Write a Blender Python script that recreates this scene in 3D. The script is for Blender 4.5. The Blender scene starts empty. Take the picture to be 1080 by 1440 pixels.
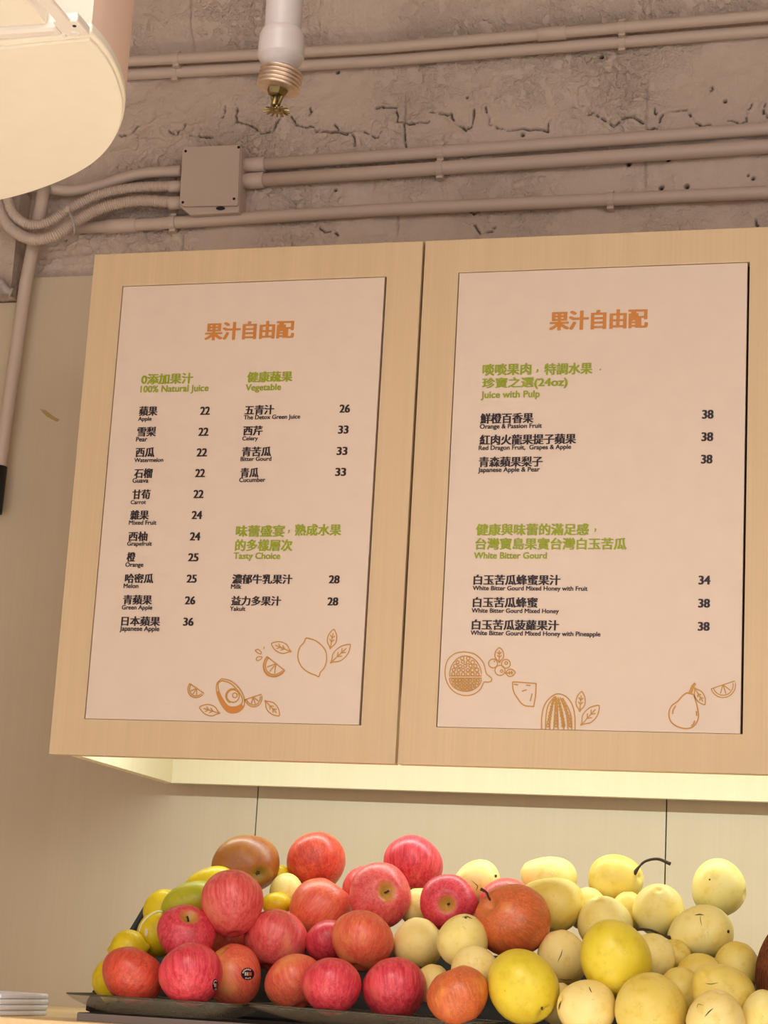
import bpy, bmesh, math, random
import numpy as np
from mathutils import Vector, Matrix
SC = bpy.context.scene; COL = SC.collection
PI = math.pi

# ---------------------------------------------------------------- camera
F_PX = 2833.3
YAW, PIT, ROLL = .27003, .224756, .0563363
CAM = np.array([0., 0., 1.5])
def cam_axes():
    cy, sy = math.cos(YAW), math.sin(YAW)
    f = np.array([-sy*math.cos(PIT), cy*math.cos(PIT), math.sin(PIT)])
    r = np.array([cy, sy, 0.]); u = np.cross(r, f)
    c, s = math.cos(ROLL), math.sin(ROLL)
    return np.array([c*r+s*u, -s*r+c*u, f])
AX = cam_axes()
cd = bpy.data.cameras.new('camera'); cam = bpy.data.objects.new('camera', cd); COL.objects.link(cam)
cd.sensor_fit = 'HORIZONTAL'; cd.sensor_width = 36; cd.lens = 36*F_PX/1080; cd.clip_start = .05
Mx = Matrix.Identity(4)
for i in range(3):
    Mx[i][0] = AX[0][i]; Mx[i][1] = AX[1][i]; Mx[i][2] = -AX[2][i]; Mx[i][3] = CAM[i]
cam.matrix_world = Mx; SC.camera = cam

# ---------------------------------------------------------------- world, lamps, exposure
w = bpy.data.worlds.new('shop_air'); SC.world = w; w.use_nodes = True
w.node_tree.nodes['Background'].inputs[0].default_value = (1.0, .935, .88, 1)
w.node_tree.nodes['Background'].inputs[1].default_value = 1.18
def area(name, loc, target, sx, sy, power, color, spread=180):
    l = bpy.data.lights.new(name, 'AREA'); l.shape = 'RECTANGLE'; l.size = sx; l.size_y = sy
    l.energy = power; l.color = color; l.spread = math.radians(spread)
    o = bpy.data.objects.new(name, l); COL.objects.link(o); o.location = loc
    o.rotation_euler = (Vector(target)-Vector(loc)).to_track_quat('-Z', 'Y').to_euler()
    return o
WARM = (1.0, .91, .83)
area('ceiling_downlight', (1.5, -1.5, 3.1), (-.9, 2.9, 2.1), 1.2, .7, 22, WARM)
area('hood_bounce_fill', (-.9, .3, 3.4), (-.9, .8, 0), .9, .7, 46, WARM, 62)  # added fill, bounces off the floor to brighten the hood underside
area('fruit_fill_light', (-.7, .4, 3.3), (-.7, 2.85, 1.2), .7, .4, 1.6, (1.0, .92, .84), 50)  # added fill light, narrowed to brighten the fruit and spare the doors
area('cove_lamp', (-.45, 2.975, 1.935), (-.45, 3.16, 1.5), 1.60, .012, 5.2, (.86, 1.0, .94))
SC.view_settings.view_transform = 'Standard'; SC.view_settings.look = 'None'
SC.view_settings.exposure = 0.0; SC.view_settings.gamma = 1.0; SC.view_settings.use_curve_mapping = False
SC.cycles.max_bounces = 6

# ---------------------------------------------------------------- helpers
def ray(x, y): return (x-540)*AX[0]-(y-720)*AX[1]+F_PX*AX[2]
def onY(x, y, Y): d = ray(x, y); return CAM+d*(Y/d[1])
def onZ(x, y, Z): d = ray(x, y); return CAM+d*((Z-CAM[2])/d[2])
def lin(c):
    c = [v/255 for v in c]
    return tuple(v/12.92 if v <= .04045 else ((v+.055)/1.055)**2.4 for v in c)+(1.,)

class NT:
    def __init__(s, name, rough=.5, spec=.5, **kw):
        s.m = bpy.data.materials.new(name); s.m.use_nodes = True; s.t = s.m.node_tree
        s.b = s.t.nodes['Principled BSDF']; s.b.inputs['Roughness'].default_value = rough
        s.b.inputs['Specular IOR Level'].default_value = spec
        for k, v in kw.items(): s.b.inputs[k.replace('_', ' ')].default_value = v
    def n(s, t, **kw):
        x = s.t.nodes.new(t)
        for k, v in kw.items():
            if hasattr(x, k) and k not in ('Scale',): setattr(x, k, v)
            else: x.inputs[k].default_value = v
        return x
    def l(s, a, b): s.t.links.new(a, b)
    def coord(s, kind='Object'): return s.n('ShaderNodeTexCoord').outputs[kind]
    def attr(s, nm): return s.n('ShaderNodeAttribute', attribute_name=nm)
    def mapping(s, v, sc=(1, 1, 1)):
        m = s.n('ShaderNodeMapping'); m.inputs['Scale'].default_value = sc; s.l(v, m.inputs['Vector']); return m.outputs[0]
    def noise(s, v, scale, detail=3, rough=.5, w=None):
        x = s.n('ShaderNodeTexNoise')
        if w is not None: x.noise_dimensions = '4D'; s.l(w, x.inputs['W'])
        x.inputs['Scale'].default_value = scale; x.inputs['Detail'].default_value = detail; x.inputs['Roughness'].default_value = rough
        s.l(v, x.inputs['Vector']); return x.outputs['Fac']
    def voro(s, v, scale, feature='F1'):
        x = s.n('ShaderNodeTexVoronoi'); x.feature = feature; x.inputs['Scale'].default_value = scale; s.l(v, x.inputs['Vector']); return x.outputs['Distance']
    def rng(s, f, a, b, c=0., d=1.):
        x = s.n('ShaderNodeMapRange'); s.l(f, x.inputs[0])
        for i, v in enumerate((a, b, c, d)): x.inputs[i+1].default_value = v
        return x.outputs[0]
    def math(s, op, a, b=None):
        x = s.n('ShaderNodeMath'); x.operation = op
        for i, v in enumerate((a, b)):
            if v is None: continue
            if isinstance(v, (int, float)): x.inputs[i].default_value = v
            else: s.l(v, x.inputs[i])
        return x.outputs[0]
    def mix(s, f, a, b):
        x = s.n('ShaderNodeMix'); x.data_type = 'RGBA'
        for i, v in ((0, f), (6, a), (7, b)):
            if isinstance(v, (int, float, tuple)): x.inputs[i].default_value = v
            else: s.l(v, x.inputs[i])
        return x.outputs[2]
    def color(s, c):
        if isinstance(c, tuple): s.b.inputs['Base Color'].default_value = c
        else: s.l(c, s.b.inputs['Base Color'])
    def bump(s, h, strength=.3, dist=.002):
        x = s.n('ShaderNodeBump'); x.inputs['Strength'].default_value = strength; x.inputs['Distance'].default_value = dist
        s.l(h, x.inputs['Height']); s.l(x.outputs[0], s.b.inputs['Normal'])

def flat(name, rgb, rough=.5, **kw):
    t = NT(name, rough, **kw); v = t.coord(); nz = t.noise(v, 30, 3)
    c = lin(rgb); d = tuple(x*.93 for x in c[:3])+(1,)
    t.color(t.mix(nz, d, c)); return t.m

def laminate(name, rgb, sx=260., amt=.90):
    t = NT(name, .55, .22); v = t.coord()
    a = t.noise(t.mapping(v, (sx, sx, 3)), 1, 3); b = t.noise(t.mapping(v, (40, 40, .8)), 1, 2)
    f = t.math('MULTIPLY', t.math('ADD', t.rng(a, .3, .7), t.rng(b, .3, .7)), .5)
    c = lin(rgb); d = (c[0]*amt, c[1]*amt*.985, c[2]*amt*.96, 1)
    t.color(t.mix(f, d, c)); t.bump(a, .05, .0005); return t.m

M_DOOR = laminate('pale_maple_laminate', (220, 193, 157))
M_WALLP = laminate('cream_wall_laminate', (204, 187, 164), 200, .95)
M_FASC = laminate('cove_fascia_laminate', (232, 220, 190), 200, .95)
M_EDGE = flat('laminate_edge_band', (196, 166, 118), .5)
M_DARK = flat('dark_joint', (30, 14, 8), .9)
M_PANEL = flat('menu_print_board', (230, 208, 191), .65, spec=.2)
M_ORANGE = flat('orange_print', (208, 132, 56), .5)
M_LINE = flat('ochre_line_print', (198, 142, 54), .5)
M_GREEN = flat('green_print', (150, 162, 0), .5)
M_BLACK = flat('dark_brown_print', (38, 16, 24), .5)
M_PIPE = flat('painted_conduit', (202, 182, 169), .5)
M_BOX = flat('painted_junction_box', (194, 174, 161), .5)
M_WHITE = flat('white_pipe_paint', (176, 164, 160), .45)
M_HOOD = flat('cream_enamel', (255, 248, 232), .35)
M_HOODSIDE = flat('hood_side_enamel', (248, 218, 202), .5)
M_RAIL = flat('white_rail_enamel', (246, 238, 230), .4)
M_RUB = flat('black_rubber', (22, 20, 22), .6)
M_RACK = flat('black_rack_plastic', (14, 11, 12), .8)
M_RACKF = flat('grey_rack_edge', (120, 106, 100), .5)
M_STEM = flat('woody_stem', (62, 42, 28), .7)
M_NET = flat('foam_net', (240, 236, 200), .8)
M_COUNTER = laminate('counter_maple', (238, 208, 160), 120)
M_FLOOR = flat('floor_tile', (232, 226, 214), .4)
M_CEIL = flat('ceiling_paint', (170, 146, 124), .9)
t = NT('brass', .38, .5, Metallic=1.0); t.color(t.mix(t.noise(t.coord(), 90, 3), lin((92, 74, 44)), lin((150, 132, 88)))); M_BRASS = t.m
t = NT('copper_thread', .4, .5, Metallic=.8); t.color(t.mix(t.noise(t.coord(), 80, 3), lin((150, 122, 102)), lin((206, 186, 166)))); M_THREAD = t.m
t = NT('paper_napkin', .9, .1); t.color(lin((238, 240, 246))); t.bump(t.noise(t.coord(), 400, 3), .3, .0006); M_PAPER = t.m
t = NT('smoked_clear_plastic', .12, .6); t.color(lin((150, 142, 122))); t.b.inputs['Alpha'].default_value = .20
t.bump(t.noise(t.mapping(t.coord(), (220, 220, 30)), 1, 3), 1.0, .006); M_TRAY = t.m
t = NT('smoked_plastic_rim', .15, .6); t.color(lin((70, 66, 52))); t.b.inputs['Alpha'].default_value = .85; M_RIM = t.m

# concrete: painted rough concrete, shade of cracks, joints and holes painted into the colour
t = NT('painted_rough_concrete', .8, .2); v = t.coord()
n1 = t.noise(v, 3.5, 4); n2 = t.noise(v, 38, 5, .6); n3 = t.noise(v, 140, 4, .6)
c = t.mix(t.rng(n1, .35, .68), lin((192, 173, 160)), lin((205, 186, 173)))
c = t.mix(t.math('MULTIPLY', t.rng(n2, .56, .72), .15), c, lin((216, 192, 172)))
g = t.attr('crack_shade').outputs['Fac']
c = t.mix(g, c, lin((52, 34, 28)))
t.color(c)
wv = t.voro(t.mapping(v, (1, 1, 1)), 55, 'DISTANCE_TO_EDGE')
h = t.math('ADD', t.math('MULTIPLY', t.rng(n2, .42, .62), 1.0), t.math('MULTIPLY', n3, .35))
h = t.math('MULTIPLY', h, t.rng(t.noise(v, 4.5, 2), .42, .62, .25, 1.25)); t.bump(h, .9, .006); M_CONC = t.m

def fruit_mat(name, blush, deep, ground, blush_lo, blush_hi, streak=.5, polecol=(196, 160, 60), rough=.38, both=0., dots=.65):
    t = NT(name, rough, .5); t.b.inputs['Coat Weight'].default_value = .10; t.b.inputs['Coat Roughness'].default_value = .25
    v = t.attr('rest').outputs['Vector']; rnd = t.math('MULTIPLY', t.n('ShaderNodeObjectInfo').outputs['Random'], 30.)
    big = t.noise(v, .9, 2, .5, rnd)
    st = t.noise(t.mapping(v, (9, 9, .7)), 1, 4, .65, rnd)
    st2 = t.noise(t.mapping(v, (24, 24, 2.2)), 1, 3, .6, rnd)
    c = t.mix(t.rng(st, .38, .62), lin(blush), lin(deep))
    f = t.math('ADD', t.rng(big, blush_lo, blush_hi), t.math('MULTIPLY', t.rng(st2, .62, .40), streak-.35))
    c = t.mix(t.math('MINIMUM', t.math('MAXIMUM', f, 0.), 1.), c, lin(ground))
    c = t.mix(t.math('MULTIPLY', t.rng(st2, .50, .64), streak*.8), c, lin(ground))
    sep = t.n('ShaderNodeSeparateXYZ'); t.l(v, sep.inputs[0])
    r2 = t.math('ADD', t.math('POWER', sep.outputs[0], 2.), t.math('POWER', sep.outputs[1], 2.))
    c = t.mix(t.math('MULTIPLY', t.math('MULTIPLY', t.rng(r2, .16, .02), .85), t.math('MAXIMUM', t.rng(sep.outputs[2], -.2, .1), both)), c, lin(polecol))
    vd = t.voro(v, 17); c = t.mix(t.math('MULTIPLY', t.rng(vd, .13, .06), dots), c, lin((244, 205, 160)))
    t.color(c); t.bump(t.noise(v, 9, 3), .12, .002); return t.m
A_MATS = dict(
    crimson=fruit_mat('crimson_apple_skin', (232, 76, 92), (196, 38, 60), (238, 128, 98), .62, .9, .35),
    pink=fruit_mat('pink_apple_skin', (236, 98, 100), (208, 54, 68), (244, 160, 112), .58, .85, .42),
    orange=fruit_mat('orange_red_apple_skin', (236, 100, 80), (214, 62, 58), (244, 172, 100), .50, .80, .5),
    red=fruit_mat('bright_red_apple_skin', (220, 72, 58), (184, 40, 38), (238, 144, 84), .58, .85, .45),
    striped=fruit_mat('striped_apple_skin', (214, 70, 50), (170, 38, 30), (240, 162, 80), .60, .85, .75, (210, 124, 62), dots=.2),
    olive=fruit_mat('olive_brown_apple_skin', (160, 92, 40), (140, 64, 34), (176, 118, 46), .35, .7, .4, (140, 122, 44), dots=.3, both=1.),
)
def pear_mat(name, a, b, low, rough=.42, spots=.8):
    t = NT(name, rough, .4); v = t.attr('rest').outputs['Vector']; rnd = t.math('MULTIPLY', t.n('ShaderNodeObjectInfo').outputs['Random'], 30.)
    n = t.noise(v, 1.1, 3, .5, rnd); c = t.mix(t.rng(n, .35, .65), lin(a), lin(b))
    c = t.mix(t.math('MULTIPLY', t.rng(t.noise(v, 2.2, 4, .6, rnd), .54, .72), .6), c, lin(low))
    patch = t.rng(t.noise(v, 1.6, 2, .5, rnd), .52, .66)
    sp = t.math('MULTIPLY', t.rng(t.voro(v, 11), .12, .05), patch)
    c = t.mix(t.math('MULTIPLY', sp, spots), c, lin((110, 84, 30)))
    sc_ = t.noise(t.mapping(v, (1.5, 5, 1.5)), 2.6, 1, .3, rnd)
    ln = t.rng(t.math('ABSOLUTE', t.math('SUBTRACT', sc_, .62)), .006, .002)
    c = t.mix(t.math('MULTIPLY', t.math('MULTIPLY', ln, t.rng(t.noise(v, 3, 1, .5, rnd), .56, .6)), .6), c, lin((120, 88, 40)))
    t.color(c); t.bump(t.noise(v, 7, 3), .12, .002); return t.m
P_MATS = dict(
    cream=pear_mat('cream_pear_skin', (246, 230, 150), (240, 218, 124), (224, 196, 84)),
    gold=pear_mat('golden_pear_skin', (236, 214, 118), (228, 198, 90), (206, 172, 56)),
    vivid=pear_mat('vivid_yellow_skin', (236, 214, 72), (224, 200, 48), (200, 172, 34), .35, .35),
    tan=pear_mat('pale_tan_pear_skin', (248, 226, 150), (242, 214, 128), (224, 194, 92)),
    lemon=pear_mat('lemon_skin', (232, 206, 32), (222, 190, 20), (200, 176, 20), .35, .1),
    green=pear_mat('green_mango_skin', (176, 178, 36), (198, 188, 44), (128, 146, 22), .35, .3),
)
t = NT('coconut_husk', .85, .15); v = t.attr('rest').outputs['Vector']
n = t.noise(t.mapping(v, (22, 22, 1.6)), 1, 5, .7); t.color(t.mix(t.rng(n, .35, .68), lin((84, 36, 20)), lin((176, 104, 66)))); t.bump(n, .9, .006); M_COCO = t.m
t = NT('apple_sticker', .35, .5)
u = t.attr('rest').outputs['Vector']; sep = t.n('ShaderNodeSeparateXYZ'); t.l(u, sep.inputs[0])
t.color(lin((28, 22, 48))); M_STICK = t.m
M_STICKW = flat('sticker_print_cream', (232, 214, 190), .4)
M_STICKO = flat('sticker_print_orange', (214, 120, 70), .4)

def link(o, parent=None):
    COL.objects.link(o)
    if parent is not None: o.parent = parent
    return o
def mesh_obj(name, verts, faces, mat, parent=None, smooth=False, origin=None):
    me = bpy.data.meshes.new(name); verts = np.asarray(verts, float)
    off = np.zeros(3)
    if origin is not None: off = np.asarray(origin, float)
    elif parent is not None: off = np.asarray(parent.get('_o', (0, 0, 0)), float)
    me.from_pydata([tuple(v) for v in verts-off], [], faces)
    for m in (mat if isinstance(mat, (list, tuple)) else [mat]): me.materials.append(m)
    if smooth: me.polygons.foreach_set('use_smooth', [True]*len(me.polygons))
    me.update()
    o = bpy.data.objects.new(name, me)
    if origin is not None: o.location = off
    o['_o'] = tuple(float(x) for x in off)
    return link(o, parent)
def tag(o, label, cat, group=None):
    o['label'] = label; o['category'] = cat
    if group: o['group'] = group
    return o
def thing(name, label, cat, loc, group=None):
    o = bpy.data.objects.new(name, None); o.empty_display_size = .02; COL.objects.link(o); o.location = loc
    o['_o'] = tuple(float(v) for v in loc)
    return tag(o, label, cat, group)
def structure(o): o['kind'] = 'structure'; return o

def boxes(bs):
    V = []; Fc = []
    for (x0, x1, y0, y1, z0, z1) in bs:
        k = len(V); V += [(x0, y0, z0), (x1, y0, z0), (x1, y1, z0), (x0, y1, z0), (x0, y0, z1), (x1, y0, z1), (x1, y1, z1), (x0, y1, z1)]
        Fc += [tuple(k+i for i in q) for q in ((0, 3, 2, 1), (4, 5, 6, 7), (0, 1, 5, 4), (1, 2, 6, 5), (2, 3, 7, 6), (3, 0, 4, 7))]
    return V, Fc
def box(name, b, mat, parent=None, bev=0.):
    V, Fc = boxes([b]); o = mesh_obj(name, V, Fc, mat, parent)
    if bev:
        md = o.modifiers.new('bevel', 'BEVEL'); md.width = bev; md.segments = 2; md.limit_method = 'ANGLE'
    return o
def smooth_path(P, n=8):
    P = [np.asarray(p, float) for p in P]
    if len(P) < 3: return P
    out = []
    Q = [2*P[0]-P[1]]+P+[2*P[-1]-P[-2]]
    for i in range(1, len(Q)-2):
        for k in range(n):
            s = k/n; a, b, c_, d = Q[i-1], Q[i], Q[i+1], Q[i+2]
            out.append(.5*((2*b)+(-a+c_)*s+(2*a-5*b+4*c_-d)*s*s+(-a+3*b-3*c_+d)*s**3))
    out.append(P[-1]); return out
def tube_data(path, rad, seg=14, cap=True):
    V = []; Fc = []; P = [np.asarray(p, float) for p in path]; n = len(P)
    up = None
    for i, p in enumerate(P):
        tdir = P[min(i+1, n-1)]-P[max(i-1, 0)]; tdir = tdir/np.linalg.norm(tdir)
        if up is None:
            up = np.array([0, 0, 1.]) if abs(tdir[2]) < .9 else np.array([0, 1., 0])
        s = np.cross(tdir, up); s /= np.linalg.norm(s); up = np.cross(s, tdir)
        r = rad[i] if hasattr(rad, '__len__') else rad
        for k in range(seg):
            a = 2*PI*k/seg; V.append(p+r*(math.cos(a)*s+math.sin(a)*up))
    for i in range(n-1):
        for k in range(seg):
            k2 = (k+1) % seg; Fc.append((i*seg+k, i*seg+k2, (i+1)*seg+k2, (i+1)*seg+k))
    if cap: Fc.append(tuple(range(seg-1, -1, -1))); Fc.append(tuple((n-1)*seg+k for k in range(seg)))
    return V, Fc
def tube(name, path, rad, mat, parent=None, seg=14, origin=None):
    V, Fc = tube_data(path, rad, seg); return mesh_obj(name, V, Fc, mat, parent, True, origin)
def lathe(name, base, prof, mat, parent=None, seg=36, axis=(0, 0, 1)):
    path = [np.asarray(base)+np.asarray(axis)*z for r, z in prof]
    V = []; Fc = []; ax = np.asarray(axis, float); ax /= np.linalg.norm(ax)
    s = np.cross(ax, [0, 1, 0] if abs(ax[1]) < .9 else [0, 0, 1]); s /= np.linalg.norm(s); u = np.cross(s, ax)
    for (r, z) in prof:
        for k in range(seg):
            a = 2*PI*k/seg; V.append(np.asarray(base)+ax*z+r*(math.cos(a)*s+math.sin(a)*u))
    n = len(prof)
    for i in range(n-1):
        for k in range(seg):
            k2 = (k+1) % seg; Fc.append((i*seg+k, i*seg+k2, (i+1)*seg+k2, (i+1)*seg+k))
    Fc.append(tuple(range(seg-1, -1, -1))); Fc.append(tuple((n-1)*seg+k for k in range(seg)))
    o = mesh_obj(name, V, Fc, mat, parent, True)
    md = o.modifiers.new('edge', 'EDGE_SPLIT'); md.split_angle = math.radians(24)
    return o

# ---------------------------------------------------------------- room
YD = 2.9          # door face
YW = 3.365        # laminate wall face
YC = 3.385        # concrete face
structure(box('floor', (-3.2, 3.2, -1.5, YC+.15, -.1, 0), M_FLOOR))
structure(box('ceiling', (-3.2, 3.2, .2, YC+.15, 3.60, 3.7), M_CEIL))
structure(box('unseen_wall_right', (2.9, 3.05, -.2, YC+.15, 0, 3.6), M_WALLP))  # unseen wall, added to block world light from the right
structure(box('wall_left', (-2.75, -2.6, 0.2, YC+.15, 0, 3.6), M_WALLP))

# concrete back wall: displaced grid with cracks and board joints
def vnoise(X, Z, s, seed):
    rs = np.random.RandomState(seed); T = rs.rand(256, 256)
    x = X*s+1000; z = Z*s+1000; i = np.floor(x).astype(int); j = np.floor(z).astype(int)
    fx = x-i; fz = z-j; fx = fx*fx*(3-2*fx); fz = fz*fz*(3-2*fz)
    g = lambda a, b: T[a % 256, b % 256]
    return (g(i, j)*(1-fx)+g(i+1, j)*fx)*(1-fz)+(g(i, j+1)*(1-fx)+g(i+1, j+1)*fx)*fz
CRACKS = [
 [(318,149),(316,157),(314,166)], [(333,141),(333,160),(334,173),(345,175),(360,181),(368,187),(386,186),(392,170),(396,164)],
 [(410,165),(415,175),(428,178),(440,177),(445,184),(455,183),(478,187),(495,187),(501,212)], [(470,176),(480,186),(510,184),(522,190),(530,195),(536,185)],
 [(530,152),(540,150),(557,149),(559,170),(575,176),(600,174),(604,172)], [(568,176),(569,190),(571,207)],
 [(607,160),(622,162),(635,163),(640,175),(655,184),(665,181),(667,155)], [(684,153),(688,175),(700,181),(720,184),(745,182),(770,184),(773,168)],
 [(825,160),(835,159),(845,168),(862,178),(875,167),(890,166),(905,175)], [(909,184),(925,181),(932,162),(950,157),(965,158),(975,170),(985,178),(1000,178)],
 [(1025,172),(1040,176),(1050,172),(1052,155),(1057,148)], [(1077,150),(1075,160),(1079,167)],
 [(250,190),(256,186),(262,176)], [(270,192),(282,194),(292,198),(300,196)], [(1000,124),(1003,128),(999,132)], [(920,152),(923,162)],
 [(168,192),(178,190),(190,184),(194,178)], [(240,186),(246,190)], [(450,320),(458,328),(470,326),(476,332)], [(655,312),(668,318),(676,330),(690,326),(696,320)],
 [(436,150),(438,158),(434,163)], [(660,296),(668,300),(674,297)], [(1062,310),(1066,318)]]
JOINTS = [((276,0),(274,68)), ((915,0),(916,26)), ((911,122),(909,182)), ((570,130),(568,200)), ((258,330),(256,352)), ((560,300),(559,330)), ((908,222),(907,262))]
HOLES = [(475,101,3), (846,79,4), (884,230,4), (940,224,4), (930,264,4), (966,262,4), (472,268,3), (1052,246,2), (1059,251,3), (95,340,2), (657,137,2), (735,190,3), (314,310,2), (1020,144,3)]
def concrete_wall():
    x0, x1 = -2.6, 2.0
    # fine columns in view, coarse beyond
    xs = np.concatenate([np.linspace(-2.6, -1.75, 30)[:-1], np.arange(-1.75, -.18, .0019), np.linspace(-.18, 3.0, 50)[1:]])
    zs = np.concatenate([np.arange(2.50, 3.19, .0019), np.linspace(3.19, 3.6, 20)[1:]])
    X, Z = np.meshgrid(xs, zs)
    D = (vnoise(X, Z, 5, 1)-.5)*.012+(vnoise(X, Z, 22, 2)-.5)*.008+(vnoise(X, Z, 60, 3)-.5)*.0036
    wx = X+.02*(vnoise(X, Z, 30, 5)-.5); wz = Z+.02*(vnoise(X, Z, 30, 6)-.5)
    pat = np.clip((vnoise(X, Z, 7, 9)-.42)*4, 0, 1)
    rid = np.abs(vnoise(wx, wz*1.2, 60, 7)-.5)*2
    D += pat*np.exp(-(rid/.15)**2)*.0036
    D += np.clip(vnoise(wx, wz, 130, 11)-.62, 0, 1)*.006*pat
    G = np.zeros_like(D)  # mask of shade painted into cracks, joints and holes
    # upper course bulges 25 mm above the top pair of pipes
    pl = onY(180, 76, YC)[2]; pr = onY(1080, 8, YC)[2]; xl = onY(180, 76, YC)[0]; xr = onY(1080, 8, YC)[0]
    zj = pl+(X-xl)/(xr-xl)*(pr-pl)+.004
    stp = 1/(1+np.exp(-(Z-zj-.012)/.006)); D += stp*.026
    def near(P, Q):
        d = Q-P; L2 = d@d; tt = np.clip(((X-P[0])*d[0]+(Z-P[1])*d[1])/L2, 0, 1)
        return np.hypot(X-P[0]-tt*d[0], Z-P[1]-tt*d[1])
    rnd = random.Random(4)
    for cr in CRACKS:
        pts = [onY(x, y, YC)[[0, 2]] for x, y in cr]
        fine = []
        for a, b in zip(pts[:-1], pts[1:]):
            for k in range(3): fine.append(a+(b-a)*k/3+np.array([rnd.uniform(-.0022, .0022), rnd.uniform(-.0022, .0022)]))
        fine.append(pts[-1])
        lo = np.min(fine, 0)-.02; hi = np.max(fine, 0)+.02
        i0, i1 = np.searchsorted(xs, (lo[0], hi[0])); j0, j1 = np.searchsorted(zs, (lo[1], hi[1]))
        XX, ZZ = X[j0:j1, i0:i1], Z[j0:j1, i0:i1]; dm = np.full(XX.shape, 9.); wd = np.full(XX.shape, .002)
        for a, b in zip(fine[:-1], fine[1:]):
            d = b-a; tt = np.clip(((XX-a[0])*d[0]+(ZZ-a[1])*d[1])/(d@d), 0, 1); q = np.hypot(XX-a[0]-tt*d[0], ZZ-a[1]-tt*d[1])
            wdt = rnd.choice((.0004, .0008, .0009, .0011, .0013, .0017)); m = q < dm; dm = np.where(m, q, dm); wd = np.where(m, wdt, wd)
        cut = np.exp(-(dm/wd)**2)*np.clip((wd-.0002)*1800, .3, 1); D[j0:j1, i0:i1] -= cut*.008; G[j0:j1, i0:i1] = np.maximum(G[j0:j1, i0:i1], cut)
        lip = np.exp(-((dm-.005)/.003)**2)*.0015; D[j0:j1, i0:i1] += lip
    for a, b in JOINTS:
        P = onY(*a, YC)[[0, 2]]; Q = onY(*b, YC)[[0, 2]]; q = near(P, Q); cut = np.exp(-(q/.0016)**2)
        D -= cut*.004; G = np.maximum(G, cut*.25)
    for hx, hy, r in HOLES:
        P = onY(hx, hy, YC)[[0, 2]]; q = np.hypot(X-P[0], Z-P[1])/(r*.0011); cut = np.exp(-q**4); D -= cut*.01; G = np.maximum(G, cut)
    Yy = YC-D; n = X.size
    V = np.stack([X.ravel(), Yy.ravel(), Z.ravel()], 1); nx = len(xs); nz = len(zs)
    i = np.arange(nx-1); j = np.arange(nz-1); I, J = np.meshgrid(i, j); a = (J*nx+I).ravel()
    Q = np.stack([a, a+1, a+nx+1, a+nx], 1).astype(np.int32)
    me = bpy.data.meshes.new('wall_back'); me.vertices.add(n); me.vertices.foreach_set('co', V.ravel())
    me.loops.add(Q.size); me.loops.foreach_set('vertex_index', Q.ravel())
    me.polygons.add(len(Q)); me.polygons.foreach_set('loop_start', np.arange(0, Q.size, 4, dtype=np.int32))
    me.polygons.foreach_set('use_smooth', [True]*len(Q)); me.update(calc_edges=True); me.validate()
    at = me.attributes.new('crack_shade', 'FLOAT', 'POINT'); at.data.foreach_set('value', np.clip(G, 0, 1).ravel().astype(np.float32))
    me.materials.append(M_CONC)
    o = bpy.data.objects.new('wall_back', me); COL.objects.link(o); structure(o)
    # solid core behind the rough skin
    box('wall_core', (-2.6, 3.0, YC+.03, YC+.15, 0, 3.6), M_CONC, o)
    return o
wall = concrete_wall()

# laminate wall lining in panels (parts of the back wall)
ztop = onY(90, 389, YW)[2]; ztopL = onY(5, 426, YW)[2]
xs1 = onY(361, 1140, YW)[0]; xs2 = onY(937, 1150, YW)[0]; xp = onY(38, 400, YW)[0]
g = .0011
for (a, b, zt) in ((-2.6, xp, ztopL), (xp, xs1-g, ztop), (xs1+g, xs2-g, ztop), (xs2+g, xs2+.61, ztop), (xs2+.61+2*g, 3.0, ztop)):
    box('wall_panel', (a, b, YW, YW+.016, 0, zt), M_WALLP, wall)
box('panel_joint_backing', (-2.6, 3.0, YW+.0165, YC+.03, 0, ztopL-.02), M_DARK, wall)
# plastered pier at the far left, behind the conduits
pt = onY(20, 360, YC-.05)
pier = box('plaster_pier', (-2.2, pt[0], YC-.05, YC+.03, ztopL+.004, 3.6), M_CONC, wall)
# dried foam sealant blob on top of the lining
rs = random.Random(3); fo = onY(6, 405, YC-.06)
Vf, Ff = tube_data(smooth_path([onY(-20, 395, 3.33), onY(0, 396, 3.32), onY(8, 407, 3.32), onY(17, 412, 3.325)], 6), [.006+.004*rs.random() for _ in range(19)], 10)
mesh_obj('sealant_bead', Vf, Ff, M_WHITE, wall, True)
# smears of old glue on the lining
tg = NT('dried_glue_mark', .5, .3); tg.color(lin((206, 168, 84))); tg.b.inputs['Alpha'].default_value = .3
def poly_on(name, pts, Y, th, mat, parent):
    P = [onY(x, y, Y) for x, y in pts]; n = len(P)
    V = P+[p+np.array([0, th, 0]) for p in P]; Fc = [tuple(range(n)), tuple(range(2*n-1, n-1, -1))]+[(i, i+n, (i+1) % n+n, (i+1) % n) for i in range(n)]
    return mesh_obj(name, V, Fc, mat, parent)
poly_on('glue_mark', [(56, 575), (64, 577), (76, 586), (84, 590), (80, 593), (66, 586), (60, 580)], YW-.0008, .0006, tg.m, wall)

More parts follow.
